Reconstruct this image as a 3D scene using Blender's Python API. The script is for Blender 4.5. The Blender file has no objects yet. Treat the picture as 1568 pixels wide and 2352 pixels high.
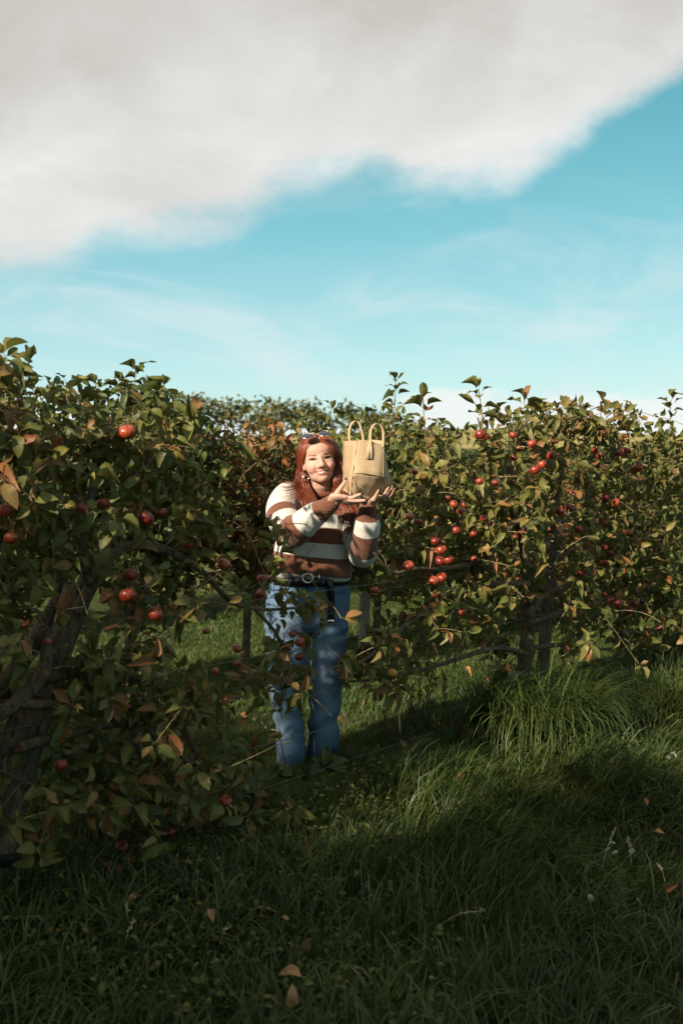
import bpy, math, random
import numpy as np
from mathutils import Matrix, Vector

R = math.radians
rng = np.random.default_rng(11)
random.seed(5)
SC = bpy.context.scene
COL = SC.collection

# ------------------------------------------------------------------ camera, sky, sun, exposure
PITCH = math.atan(156 / 2287.0)
cam = bpy.data.cameras.new('camera')
cam.lens = 35.0; cam.sensor_fit = 'VERTICAL'; cam.sensor_height = 36.0; cam.sensor_width = 24.0
cam.clip_start = 0.05; cam.clip_end = 6000
cam.dof.use_dof = True; cam.dof.focus_distance = 4.75; cam.dof.aperture_fstop = 3.2
camo = bpy.data.objects.new('camera', cam); COL.objects.link(camo)
camo.location = (0, 0, 1.6); camo.rotation_euler = (R(90) - PITCH, 0, 0)
SC.camera = camo

SUN_DIR = Vector((-0.62, -0.69, 0.51)).normalized()          # towards the sun
elev = math.asin(SUN_DIR.z)
sun = bpy.data.lights.new('sun', 'SUN'); sun.energy = 5.0; sun.angle = R(0.9); sun.color = (1.0, 0.87, 0.70)
suno = bpy.data.objects.new('sun', sun); COL.objects.link(suno)
suno.rotation_euler = SUN_DIR.to_track_quat('Z', 'Y').to_euler()

SC.render.engine = 'CYCLES'
SC.view_settings.view_transform = 'Standard'; SC.view_settings.look = 'None'
SC.view_settings.exposure = 1.0; SC.view_settings.gamma = 1.0; SC.view_settings.use_curve_mapping = False
SC.cycles.max_bounces = 8; SC.cycles.diffuse_bounces = 3; SC.cycles.transparent_max_bounces = 6
SC.cycles.use_denoising = True


class NT:
    """small helper round a node tree"""
    def __init__(s, tree):
        s.t = tree; tree.nodes.clear()
    def n(s, typ, **kw):
        nd = s.t.nodes.new(typ)
        for k, v in kw.items():
            if k.startswith('_'):
                setattr(nd, k[1:], v)
        return nd
    def set(s, sock, v):
        if isinstance(v, bpy.types.NodeSocket): s.t.links.new(v, sock)
        elif v is not None: sock.default_value = v
    def math(s, op, a, b=None, c=None, clamp=False):
        nd = s.t.nodes.new('ShaderNodeMath'); nd.operation = op; nd.use_clamp = clamp
        s.set(nd.inputs[0], a); s.set(nd.inputs[1], b); s.set(nd.inputs[2], c)
        return nd.outputs[0]
    def mix(s, fac, a, b, blend='MIX'):
        nd = s.t.nodes.new('ShaderNodeMix'); nd.data_type = 'RGBA'; nd.blend_type = blend
        s.set(nd.inputs[0], fac); s.set(nd.inputs[6], a); s.set(nd.inputs[7], b)
        return nd.outputs[2]
    def noise(s, vec, scale, detail=3.0, rough=0.55, dist=0.0):
        nd = s.t.nodes.new('ShaderNodeTexNoise')
        s.set(nd.inputs['Vector'], vec); nd.inputs['Scale'].default_value = scale
        nd.inputs['Detail'].default_value = detail; nd.inputs['Roughness'].default_value = rough
        nd.inputs['Distortion'].default_value = dist
        return nd.outputs[0]
    def ramp(s, fac, stops, interp='LINEAR'):
        nd = s.t.nodes.new('ShaderNodeValToRGB'); nd.color_ramp.interpolation = interp
        els = nd.color_ramp.elements
        while len(els) < len(stops): els.new(0.5)
        for e, (p, c) in zip(els, stops):
            e.position = p; e.color = (*c, 1) if len(c) == 3 else c
        s.set(nd.inputs[0], fac); return nd.outputs[0]
    def mapr(s, v, a, b, c=0.0, d=1.0, smooth=False):
        nd = s.t.nodes.new('ShaderNodeMapRange')
        if smooth: nd.interpolation_type = 'SMOOTHSTEP'
        s.set(nd.inputs[0], v)
        for i, x in enumerate((a, b, c, d)): s.set(nd.inputs[i + 1], x)
        return nd.outputs[0]
    def comb(s, x, y, z):
        nd = s.t.nodes.new('ShaderNodeCombineXYZ')
        for i, v in enumerate((x, y, z)): s.set(nd.inputs[i], v)
        return nd.outputs[0]
    def sep(s, v):
        nd = s.t.nodes.new('ShaderNodeSeparateXYZ'); s.set(nd.inputs[0], v); return nd.outputs
    def attr(s, name):
        nd = s.t.nodes.new('ShaderNodeAttribute'); nd.attribute_name = name; return nd
    def obj_coord(s):
        return s.t.nodes.new('ShaderNodeTexCoord').outputs['Object']
    def bump(s, h, strength=0.3, dist=0.01):
        nd = s.t.nodes.new('ShaderNodeBump'); nd.inputs['Strength'].default_value = strength
        nd.inputs['Distance'].default_value = dist; s.set(nd.inputs['Height'], h); return nd.outputs[0]


def rgb(h):
    return (*h, 1.0)


# world: physical sky with a broken cloud bank overhead, thin streaks and a low band of cumulus
W = bpy.data.worlds.new('World'); SC.world = W; W.use_nodes = True
w = NT(W.node_tree)
tc = w.n('ShaderNodeTexCoord').outputs['Generated']
sx, sy, sz = w.sep(tc)
sky = w.n('ShaderNodeTexSky', _sky_type='NISHITA', _sun_disc=False, _sun_elevation=elev,
          _sun_rotation=math.atan2(SUN_DIR.x, SUN_DIR.y), _altitude=100.0, _air_density=1.0, _dust_density=0.6, _ozone_density=1.0)
skyc = w.mix(1.0, sky.outputs[0], (1.12, 1.52, 1.06, 1), 'MULTIPLY')
teal = w.ramp(w.mapr(sz, 0.0, 0.55), [(0.0, (.66, .86, .90)), (0.14, (.50, .77, .86)), (0.38, (.205, .56, .68)), (0.62, (.085, .40, .50)), (1.0, (.04, .25, .36))])
teal = w.mix(1.0, teal, (10, 10, 10, 1), 'MULTIPLY')
skyc = w.mix(0.80, skyc, teal)
zz = w.math('MAXIMUM', sz, 0.035)
X = w.math('DIVIDE', sx, zz); Y = w.math('DIVIDE', sy, zz)
P = w.comb(X, Y, 0.0)
n1 = w.noise(tc, 3.1, 3.0, 0.5, 0.3)
tq = w.comb(sx, w.math('MULTIPLY', sy, 0.8), w.math('MULTIPLY', sz, 1.7))
n2 = w.noise(tq, 7.0, 9.0, 0.6, 0.0)
Xp = w.math('MAXIMUM', w.math('SUBTRACT', X, 0.62), 0.0)
edge = w.math('SUBTRACT', 4.35, w.math('MULTIPLY', X, 0.62))
edge = w.math('SUBTRACT', edge, w.math('MULTIPLY', w.math('MULTIPLY', Xp, Xp), 11.0))
d = w.math('SUBTRACT', edge, Y)
d = w.math('ADD', d, w.math('MULTIPLY', w.math('SUBTRACT', n1, 0.5), 1.9))
d = w.math('ADD', d, w.math('MULTIPLY', w.math('SUBTRACT', n2, 0.5), 2.3))
bank = w.mapr(d, -0.35, 0.80, smooth=True)
bank = w.math('MULTIPLY', bank, w.mapr(Y, -2.0, -0.3, smooth=True))
# scattered cloud over the rest of the sky
sc_ = w.math('MULTIPLY', w.mapr(n1, 0.55, 0.72, smooth=True), w.mapr(Y, -0.3, -2.0, smooth=True))
bank = w.math('MAXIMUM', bank, sc_)
# thin streaks
n3 = w.noise(w.comb(w.math('MULTIPLY', sx, 3.2), w.math('MULTIPLY', sz, 11.0), w.math('MULTIPLY', sy, 3.2)), 1.15, 7.0, 0.60, 1.0)
cir = w.math('MULTIPLY', w.mapr(n3, 0.42, 0.72, 0.0, 0.62, True), w.mapr(sz, 0.30, 0.12, smooth=True))
# low cumulus band by direction
az = w.math('ARCTAN2', sx, sy)
n4 = w.noise(w.comb(w.math('MULTIPLY', az, 6.0), w.math('MULTIPLY', sz, 17.0), 1.0), 1.35, 5.0, 0.55)
cumtop = w.math('ADD', w.math('MULTIPLY', w.mapr(az, 0.0, 0.16), 0.024), 0.030)
cum = w.math('ADD', w.math('MULTIPLY', w.math('SUBTRACT', n4, 0.5), 0.085), w.math('SUBTRACT', cumtop, sz))
cum = w.math('MULTIPLY', w.mapr(cum, -0.005, 0.012, smooth=True), 0.75)
shade = w.noise(tq, 5.0, 7.0, 0.55, 0.5)
ccol = w.ramp(w.math('ADD', w.math('MULTIPLY', shade, 0.75), w.math('MULTIPLY', w.mapr(d, 2.4, 0.2), 0.28)),
              [(0.28, (.58, .56, .52)), (0.44, (.69, .675, .645)), (0.60, (.79, .78, .76)), (0.74, (.96, .955, .94))])
ccol = w.mix(1.0, ccol, (10, 10, 10, 1), 'MULTIPLY')
c = w.mix(cir, skyc, (7.2, 8.3, 8.5, 1))
c = w.mix(cum, c, (9.3, 9.2, 9.0, 1))
c = w.mix(bank, c, ccol)
bg = w.n('ShaderNodeBackground'); w.set(bg.inputs[0], c); bg.inputs[1].default_value = 0.0515
wo = w.n('ShaderNodeOutputWorld'); w.t.links.new(bg.outputs[0], wo.inputs[0])

# ------------------------------------------------------------------ picture geometry helpers (photo seen at 1568 x 2352)
F = 2287.0
CAMP = np.array([0, 0, 1.6])
FWD = np.array([0, math.cos(PITCH), -math.sin(PITCH)]); UPV = np.array([0, math.sin(PITCH), math.cos(PITCH)])


def ray(px, py):
    return FWD + np.array([1., 0, 0]) * ((px - 784) / F) + UPV * ((1176 - py) / F)


def at(px, py, y):
    d = ray(px, py); return CAMP + d * (y / d[1])


def on_row(px, py, c, off=0.0):
    """point on the tree row y = x + c (off: metres towards the camera side)"""
    d = ray(px, py); cc = c - off * 1.41421
    return CAMP + d * (cc / (d[1] - d[0]))


def on_ground(px, py, z=0.0):
    d = ray(px, py); return CAMP + d * ((z - 1.6) / d[2])


def proj(p):
    q = np.asarray(p) - CAMP
    dep = q @ FWD
    return 784 + F * q[..., 0] / dep, 1176 - F * (q @ UPV) / dep, dep


def gz(x, y):
    """height of the ground"""
    return 0.022 * np.sin(x * 1.7 + 0.4) * np.cos(y * 1.3) + 0.012 * np.sin(x * 4.1 + y * 3.3) + 0.05 * np.exp(-((y - x - 4.7) / 0.55) ** 2)


# ------------------------------------------------------------------ object helpers
def mesh_from(name, verts, faces, mat=None, smooth=True, attrs=None):
    """verts (n,3); faces: array (m,k) or list of arrays/lists"""
    me = bpy.data.meshes.new(name)
    verts = np.asarray(verts, dtype=np.float32)
    if isinstance(faces, np.ndarray): groups = [faces]
    elif len(faces) and isinstance(faces[0], np.ndarray) and faces[0].ndim == 2: groups = faces
    else:
        by = {}
        for f in faces: by.setdefault(len(f), []).append(f)
        groups = [np.array(v) for v in by.values()]
    loops = np.concatenate([g.ravel() for g in groups]).astype(np.int32)
    tot = np.concatenate([np.full(len(g), g.shape[1]) for g in groups]).astype(np.int32)
    start = np.concatenate([[0], np.cumsum(tot)[:-1]]).astype(np.int32)
    me.vertices.add(len(verts)); me.vertices.foreach_set('co', verts.ravel())
    me.loops.add(len(loops)); me.loops.foreach_set('vertex_index', loops)
    me.polygons.add(len(tot)); me.polygons.foreach_set('loop_start', start); me.polygons.foreach_set('loop_total', tot)
    if smooth: me.polygons.foreach_set('use_smooth', np.ones(len(tot), dtype=bool))
    me.update(calc_edges=True)
    for k, a in (attrs or {}).items():
        a = np.asarray(a, dtype=np.float32)
        if a.ndim == 1:
            at_ = me.attributes.new(k, 'FLOAT', 'POINT'); at_.data.foreach_set('value', a)
        elif a.shape[1] == 3:
            at_ = me.attributes.new(k, 'FLOAT_VECTOR', 'POINT'); at_.data.foreach_set('vector', a.ravel())
        else:
            at_ = me.attributes.new(k, 'FLOAT_COLOR', 'POINT'); at_.data.foreach_set('color', a.ravel())
    if mat: me.materials.append(mat)
    return me


def tag(o, label=None, cat=None, group=None, kind=None):
    if label: o['label'] = label
    if cat: o['category'] = cat
    if group: o['group'] = group
    if kind: o['kind'] = kind
    return o


def origin_of(parent):
    v = np.zeros(3); p = parent
    while p is not None:
        v += np.array(p.location); p = p.parent
    return v


def link(name, me, parent=None, loc=None):
    o = bpy.data.objects.new(name, me); COL.objects.link(o)
    if parent is not None: o.parent = parent
    if loc is not None: o.location = loc
    return o


def empty(name, loc, label=None, cat=None, group=None):
    o = link(name, None, None, Vector(loc)); o.empty_display_size = 0.1
    return tag(o, label, cat, group)


def part(name, vf, mat, parent, smooth=True, attrs=None, kind=None, label=None):
    """mesh given in world coordinates, hung under parent"""
    v = np.asarray(vf[0], dtype=float) - (origin_of(parent) if parent is not None else 0)
    o = link(name, mesh_from(name, v, vf[1], mat, smooth, attrs), parent)
    if kind: o['kind'] = kind
    if label: o['label'] = label
    return o


def join(*ms):
    V = []; Fs = []; n = 0
    for v, f in ms:
        v = np.asarray(v, dtype=float); V.append(v)
        Fs += [[i + n for i in q] for q in f]; n += len(v)
    return np.concatenate(V), Fs


def norm(v):
    v = np.asarray(v, dtype=float); return v / (np.linalg.norm(v, axis=-1, keepdims=True) + 1e-9)


def frames(pts, up=None):
    pts = np.asarray(pts, dtype=float)
    t = norm(np.gradient(pts, axis=0))
    ref = np.array(up if up is not None else (0.13, -0.9, 0.3), dtype=float)
    if abs(t[0] @ norm(ref)) > 0.95: ref = np.array((1., 0.2, 0.1))
    a = norm(ref - t[0] * (ref @ t[0])); A = []
    for i in range(len(pts)):
        a = norm(a - t[i] * (a @ t[i])); A.append(a)
    A = np.array(A); return t, A, np.cross(t, A)


def resample(pts, n):
    """smooth (Catmull-Rom) resampling"""
    pts = np.asarray(pts, dtype=float)
    if len(pts) == 2: return pts[0] + (pts[1] - pts[0]) * np.linspace(0, 1, n)[:, None]
    p = np.vstack([2 * pts[0] - pts[1], pts, 2 * pts[-1] - pts[-2]])
    u = np.linspace(0, len(pts) - 1 - 1e-6, n); i = u.astype(int); f = (u - i)[:, None]
    a, b, c_, d_ = p[i], p[i + 1], p[i + 2], p[i + 3]
    return 0.5 * (2 * b + (c_ - a) * f + (2 * a - 5 * b + 4 * c_ - d_) * f ** 2 + (3 * b - a - 3 * c_ + d_) * f ** 3)


def tube(pts, rad, sides=8, caps=True, up=None):
    """rad: scalar, list, or list of (ra, rb) pairs (ra along the up reference)"""
    pts = np.asarray(pts, dtype=float); n = len(pts)
    r = np.asarray(rad, dtype=float)
    if r.ndim == 0: r = np.full(n, float(r))
    if r.ndim == 1: r = np.stack([r, r], 1)
    t, A, B = frames(pts, up)
    if caps:   # round ends
        pre, post = [], []
        for s in (0.35, 0.75):
            k = math.cos(math.asin(s)) if False else math.sqrt(1 - s * s)
            post.append((pts[-1] + t[-1] * r[-1].mean() * s, r[-1] * k, A[-1], B[-1]))
            pre.append((pts[0] - t[0] * r[0].mean() * s, r[0] * k, A[0], B[0]))
        P_ = np.array([x[0] for x in pre[::-1]] + list(pts) + [x[0] for x in post])
        Rr = np.array([x[1] for x in pre[::-1]] + list(r) + [x[1] for x in post])
        A = np.array([x[2] for x in pre[::-1]] + list(A) + [x[2] for x in post])
        B = np.array([x[3] for x in pre[::-1]] + list(B) + [x[3] for x in post])
    else: P_, Rr = pts, r
    m = len(P_); th = np.linspace(0, 2 * np.pi, sides, endpoint=False)
    V = (P_[:, None] + A[:, None] * (np.cos(th)[None, :, None] * Rr[:, None, :1]) + B[:, None] * (np.sin(th)[None, :, None] * Rr[:, None, 1:])).reshape(-1, 3)
    Fs = []
    for i in range(m - 1):
        for j in range(sides):
            k = (j + 1) % sides
            Fs.append([i * sides + j, i * sides + k, (i + 1) * sides + k, (i + 1) * sides + j])
    Fs.append(list(range(sides))[::-1]); Fs.append([(m - 1) * sides + j for j in range(sides)])
    return V, Fs


def rings(rs):
    """closed loft through rings of equal count"""
    V = np.concatenate(rs); k = len(rs[0]); Fs = []
    for i in range(len(rs) - 1):
        for j in range(k):
            q = (j + 1) % k
            Fs.append([i * k + j, i * k + q, (i + 1) * k + q, (i + 1) * k + j])
    Fs.append(list(range(k))[::-1]); Fs.append([(len(rs) - 1) * k + j for j in range(k)])
    return V, Fs


def ellipsoid(c, r, seg=20, rot=None):
    th = np.linspace(0, np.pi, seg // 2 + 1)[1:-1]; ph = np.linspace(0, 2 * np.pi, seg, endpoint=False)
    V = [[0, 0, 1]] + [[math.sin(a) * math.cos(b), math.sin(a) * math.sin(b), math.cos(a)] for a in th for b in ph] + [[0, 0, -1]]
    V = np.array(V) * np.array(r)
    if rot is not None: V = V @ np.array(rot).T
    V = V + np.array(c); Fs = []; m = len(th)
    for j in range(seg):
        k = (j + 1) % seg
        Fs.append([0, 1 + j, 1 + k]); Fs.append([len(V) - 1, 1 + (m - 1) * seg + k, 1 + (m - 1) * seg + j])
        for i in range(m - 1):
            Fs.append([1 + i * seg + j, 1 + (i + 1) * seg + j, 1 + (i + 1) * seg + k, 1 + i * seg + k])
    return V, Fs


def ribbon(pts, width, side, thick=0.0012):
    """flat strap along pts; side = direction(s) of its width"""
    pts = np.asarray(pts, dtype=float); n = len(pts)
    s = norm(np.broadcast_to(np.asarray(side, dtype=float), pts.shape)); t = norm(np.gradient(pts, axis=0))
    nn = norm(np.cross(t, s)); w_ = np.broadcast_to(np.asarray(width, dtype=float), (n,))[:, None] / 2
    rs = np.stack([pts - s * w_ - nn * thick / 2, pts + s * w_ - nn * thick / 2, pts + s * w_ + nn * thick / 2, pts - s * w_ + nn * thick / 2], 1)
    return rings([rs[i] for i in range(n)])


def box(c, size, rot=None):
    s = np.array(size) / 2
    V = np.array([[x, y, z] for x in (-1, 1) for y in (-1, 1) for z in (-1, 1)]) * s
    if rot is not None: V = V @ np.array(rot).T
    return V + np.array(c), [[0, 1, 3, 2], [4, 6, 7, 5], [0, 4, 5, 1], [2, 3, 7, 6], [0, 2, 6, 4], [1, 5, 7, 3]]


def remesh(vf, voxel, smooth=2, factor=0.5):
    """fuse overlapping closed pieces into one skin; returns verts, quads"""
    me = mesh_from('skin', vf[0], vf[1]); o = bpy.data.objects.new('skin', me); COL.objects.link(o)
    m = o.modifiers.new('r', 'REMESH'); m.mode = 'VOXEL'; m.voxel_size = voxel; m.adaptivity = 0
    if smooth:
        s = o.modifiers.new('s', 'SMOOTH'); s.iterations = smooth; s.factor = factor
    dg = bpy.context.evaluated_depsgraph_get()
    e = o.evaluated_get(dg).to_mesh()
    v = np.empty(len(e.vertices) * 3, dtype=np.float32); e.vertices.foreach_get('co', v)
    nr = np.empty(len(e.vertices) * 3, dtype=np.float32); e.vertices.foreach_get('normal', nr)
    q = np.empty(len(e.loops), dtype=np.int32); e.loops.foreach_get('vertex_index', q)
    bpy.data.objects.remove(o); bpy.data.meshes.remove(me)
    return v.reshape(-1, 3).astype(float), q.reshape(-1, 4), nr.reshape(-1, 3).astype(float)


def vnoise(p, f, seed=0):
    """cheap smooth noise by sums of sines"""
    r_ = np.random.default_rng(seed); out = np.zeros(len(p))
    for i in range(6):
        k = norm(r_.normal(size=3)) * f * (0.6 + 0.9 * r_.random()); out += np.sin(p @ k + r_.random() * 6.28)
    return out / 6


# ------------------------------------------------------------------ materials
def mat(name):
    m = bpy.data.materials.new(name); m.use_nodes = True
    return m, NT(m.node_tree)


def finish(n, color, rough=0.7, spec=0.35, normal=None, metallic=0.0, translucent=None, sheen=0.0):
    b = n.n('ShaderNodeBsdfPrincipled'); out = n.n('ShaderNodeOutputMaterial')
    n.set(b.inputs['Base Color'], color); n.set(b.inputs['Roughness'], rough)
    b.inputs['Specular IOR Level'].default_value = spec; b.inputs['Metallic'].default_value = metallic
    if sheen: b.inputs['Sheen Weight'].default_value = sheen; b.inputs['Sheen Roughness'].default_value = 0.5
    if normal is not None: n.set(b.inputs['Normal'], normal)
    sh = b.outputs[0]
    if translucent is not None:
        tr = n.n('ShaderNodeBsdfTranslucent'); n.set(tr.inputs[0], translucent[1])
        mx = n.n('ShaderNodeMixShader'); mx.inputs[0].default_value = translucent[0]
        n.t.links.new(sh, mx.inputs[1]); n.t.links.new(tr.outputs[0], mx.inputs[2]); sh = mx.outputs[0]
    n.t.links.new(sh, out.inputs[0])


def plain(name, color, rough=0.6, spec=0.3, metallic=0.0, var=0.12, scale=30.0, bump=0.0, sheen=0.0):
    m, n = mat(name); oc = n.obj_coord()
    f = n.noise(oc, scale, 4.0)
    dark = tuple(x * (1 - var) for x in color); lite = tuple(min(1, x * (1 + var)) for x in color)
    c_ = n.ramp(f, [(0.3, dark), (0.7, lite)])
    finish(n, c_, rough, spec, n.bump(f, bump, 0.004) if bump else None, metallic, sheen=sheen)
    return m


def leaf_material(name, stops, under=(.14, .145, .055), trans=0.30):
    m, n = mat(name); a = n.attr('leafuv'); u, v, r_ = n.sep(a.outputs['Vector'])
    base = n.ramp(r_, stops)
    oc = n.n('ShaderNodeNewGeometry').outputs['Position']
    blot = n.noise(oc, 60.0, 3.0)
    base = n.mix(n.mapr(blot, 0.52, 0.70, 0.0, 0.65), base, (.11, .06, .022, 1))
    edge_ = n.mapr(n.math('ABSOLUTE', v), 0.72, 1.0, 0.0, 0.35)
    base = n.mix(n.math('MULTIPLY', edge_, n.mapr(r_, 0.35, 0.8)), base, (.16, .055, .03, 1))
    vein = n.mapr(n.math('ABSOLUTE', v), 0.10, 0.03, 0.0, 0.45)
    side = n.math('SINE', n.math('ADD', n.math('MULTIPLY', u, 44.0), n.math('MULTIPLY', n.math('ABSOLUTE', v), -11.0)))
    vein = n.math('MAXIMUM', vein, n.mapr(side, 0.86, 1.0, 0.0, 0.08))
    base = n.mix(vein, base, (.17, .17, .075, 1))
    bf = n.n('ShaderNodeNewGeometry').outputs['Backfacing']
    col = n.mix(n.math('MULTIPLY', bf, 0.55), base, rgb(under))
    finish(n, col, n.mapr(blot, 0.3, 0.7, 0.42, 0.65), 0.38, n.bump(side, 0.10, 0.0015), translucent=(trans, n.mix(0.5, col, (.13, .15, .02, 1))))
    return m


GREEN = [(0.0, (.036, .047, .008)), (0.28, (.090, .100, .016)), (0.48, (.138, .142, .026)), (0.64, (.190, .165, .036)), (0.74, (.23, .125, .036)), (0.86, (.24, .088, .026)), (0.94, (.20, .052, .024)), (1.0, (.30, .21, .075))]
M_LEAF = leaf_material('apple leaf', GREEN)
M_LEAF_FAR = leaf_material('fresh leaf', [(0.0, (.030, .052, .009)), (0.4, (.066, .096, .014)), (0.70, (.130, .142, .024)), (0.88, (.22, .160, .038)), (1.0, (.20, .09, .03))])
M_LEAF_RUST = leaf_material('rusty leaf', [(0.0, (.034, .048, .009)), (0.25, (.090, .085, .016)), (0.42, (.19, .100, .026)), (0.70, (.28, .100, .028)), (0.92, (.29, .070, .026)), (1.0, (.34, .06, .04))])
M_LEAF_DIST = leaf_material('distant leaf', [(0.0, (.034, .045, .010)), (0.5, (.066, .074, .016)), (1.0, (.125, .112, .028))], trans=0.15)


def bark(name, dark, light, lichen, lich_amt=0.55):
    m, n = mat(name); oc = n.n('ShaderNodeNewGeometry').outputs['Position']
    st = n.n('ShaderNodeMapping'); st.inputs['Scale'].default_value = (1, 1, 0.35); n.set(st.inputs[0], oc)
    f = n.noise(st.outputs[0], 55.0, 5.0, 0.65); g = n.noise(oc, 26.0, 4.0, 0.6)
    col = n.ramp(f, [(0.30, dark), (0.62, light)])
    col = n.mix(n.mapr(g, lich_amt, lich_amt + 0.12), col, rgb(lichen))
    finish(n, col, 0.9, 0.2, n.bump(f, 0.8, 0.012))
    return m


M_BARK = bark('apple bark', (.040, .027, .017), (.165, .115, .072), (.17, .15, .06), 0.56)
M_TWIG = bark('lichened twig', (.075, .048, .028), (.20, .145, .085), (.27, .23, .10), 0.48)
M_POST = bark('weathered post', (.040, .028, .018), (.200, .155, .105), (.15, .14, .085), 0.66)


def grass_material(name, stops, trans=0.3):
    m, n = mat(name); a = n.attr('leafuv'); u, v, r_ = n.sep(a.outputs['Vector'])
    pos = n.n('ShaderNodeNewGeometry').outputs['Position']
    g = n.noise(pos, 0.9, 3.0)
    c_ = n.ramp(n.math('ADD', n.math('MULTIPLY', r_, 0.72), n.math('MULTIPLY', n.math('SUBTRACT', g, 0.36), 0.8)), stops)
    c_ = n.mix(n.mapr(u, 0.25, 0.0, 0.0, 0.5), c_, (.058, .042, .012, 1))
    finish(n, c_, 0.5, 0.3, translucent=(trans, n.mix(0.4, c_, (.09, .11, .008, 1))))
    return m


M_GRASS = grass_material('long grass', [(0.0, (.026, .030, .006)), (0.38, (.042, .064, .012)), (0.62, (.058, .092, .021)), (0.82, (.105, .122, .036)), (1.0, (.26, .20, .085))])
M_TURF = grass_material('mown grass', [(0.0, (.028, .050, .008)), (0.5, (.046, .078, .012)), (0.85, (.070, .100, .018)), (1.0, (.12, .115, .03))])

# ------------------------------------------------------------------ ground, hill
def sheet(name, xs, ys, zf, m):
    Xg, Yg = np.meshgrid(xs, ys); V = np.stack([Xg.ravel(), Yg.ravel(), zf(Xg, Yg).ravel()], 1)
    nx = len(xs); i = np.arange((len(ys) - 1) * nx).reshape(-1, nx)[:, :-1].ravel()
    o = link(name, mesh_from(name, V, np.stack([i, i + 1, i + nx + 1, i + nx], 1), m)); o['kind'] = 'structure'; return o


mg, g_ = mat('orchard soil and turf'); oc = g_.n('ShaderNodeNewGeometry').outputs['Position']
ga = g_.noise(oc, 0.35, 5.0); gb = g_.noise(oc, 14.0, 5.0)
cg = g_.ramp(gb, [(0.3, (.016, .018, .005)), (0.6, (.036, .054, .009)), (0.8, (.056, .074, .014))])
cg = g_.mix(g_.mapr(ga, 0.45, 0.7, 0.0, 0.5), cg, (.085, .085, .030, 1))
finish(g_, cg, 0.95, 0.1, g_.bump(gb, 0.6, 0.03))
far_axis = np.concatenate([[-2500, -900, -300, -100, -40, -20], np.linspace(-12, 20, 129), [30, 60, 140, 400, 1000, 2500]])
far_y = np.concatenate([[-2500, -600, -120, -40, -20], np.linspace(-10, 24, 137), [35, 60, 140, 400, 1000, 2500]])
sheet('ground', far_axis, far_y, lambda x, y: np.where((abs(x) < 22) & (abs(y) < 26), gz(x, y), 0.0), mg)

mh, h_ = mat('stubble hill'); oc = h_.n('ShaderNodeNewGeometry').outputs['Position']
hc = h_.ramp(h_.noise(oc, 0.03, 5.0), [(0.35, (.12, .13, .04)), (0.55, (.26, .21, .08)), (0.7, (.30, .24, .10))])
finish(h_, hc, 0.95, 0.1)
sheet('hill', np.linspace(-900, 1100, 60), np.linspace(330, 900, 14),
      lambda x, y: -3 + np.clip((y - 330) / 160, 0, 1) * (7.5 + 3.0 * np.sin(x / 130 + 1) + 2.0 * np.sin(x / 47)) * 1.0, mh)

# ------------------------------------------------------------------ leaves
def leaf_template(fold, curl, wave, seed, ratio=0.30, rows=6, petiole=0.26):
    r_ = np.random.default_rng(seed); us = np.linspace(0, 1, rows); V = []; UV = []
    for u in us:
        wdt = ratio * (math.sin(math.pi * min(1, u ** 0.82)) ** 0.80 if 0 < u < 1 else 0.03)
        cz = -curl * u * u + 0.10 * curl * math.sin(u * 5)
        for v in (-1, 0, 1):
            V.append((u, v * wdt * (1 - 0.12 * abs(v)), cz + fold * abs(v) * wdt * 1.6 + (wave * math.sin(u * 9 + v * 2 + seed) * wdt if v else 0)))
            UV.append((u, v))
    Fs = [[i * 3 + j, (i + 1) * 3 + j, (i + 1) * 3 + j + 1, i * 3 + j + 1] for i in range(rows - 1) for j in (0, 1)]
    if petiole:
        k = len(V); V += [(-petiole, -.012, petiole * .10), (-petiole, .012, petiole * .10)]; UV += [(0, 0.02), (0, 0.02)]
        Fs.append([k, 0, 2, k + 1])
    return np.array(V), np.array(Fs), np.array(UV)


TEMPL = [leaf_template(f, c_, w_, i, ra) for i, (f, c_, w_, ra) in enumerate(
    [(.25, .12, .14, .30), (.45, .32, .24, .27), (.10, .42, .32, .32), (.80, .20, .14, .30), (.35, .70, .38, .27), (.60, -.20, .22, .30), (.20, .26, .50, .34), (1.20, .45, .30, .28)])]
CHEAP = [leaf_template(f, c_, w_, i + 20, .32, rows=4, petiole=0) for i, (f, c_, w_) in enumerate([(.3, .2, .15), (.6, .3, .2), (.15, .1, .3)])]


def leaf_frames(d, n):
    d = norm(d); n = norm(n - d * np.sum(n * d, 1, keepdims=True)); return np.stack([d, np.cross(n, d), n], 2)   # columns


def leaf_mesh(pos, Rm, size, rnd, templ, var):
    Vs, Fs, As = [], [], []; k = 0
    for t, (tv, tf, tuv) in enumerate(templ):
        s = np.nonzero(var == t)[0]
        if not len(s): continue
        v = np.einsum('nij,vj->nvi', Rm[s], tv) * size[s][:, None, None] + pos[s][:, None]
        f = tf[None] + (np.arange(len(s)) * len(tv))[:, None, None] + k
        a = np.concatenate([np.broadcast_to(tuv, (len(s),) + tuv.shape), np.broadcast_to(rnd[s][:, None, None], (len(s), len(tv), 1))], 2)
        Vs.append(v.reshape(-1, 3)); Fs.append(f.reshape(-1, 4)); As.append(a.reshape(-1, 3)); k += len(s) * len(tv)
    return np.concatenate(Vs), np.concatenate(Fs), np.concatenate(As)


NBIN = 12
LEAFMESH = {}


def single_leaf_mesh(matl, var, rnd):
    key = (matl.name, int(var), int(rnd * NBIN))
    if key not in LEAFMESH:
        tv, tf, tuv = TEMPL[var]; r_ = (int(rnd * NBIN) + 0.5) / NBIN
        LEAFMESH[key] = mesh_from('leaf', tv, tf, matl, attrs={'leafuv': np.c_[tuv, np.full(len(tv), r_)]})
    return LEAFMESH[key]


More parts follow.
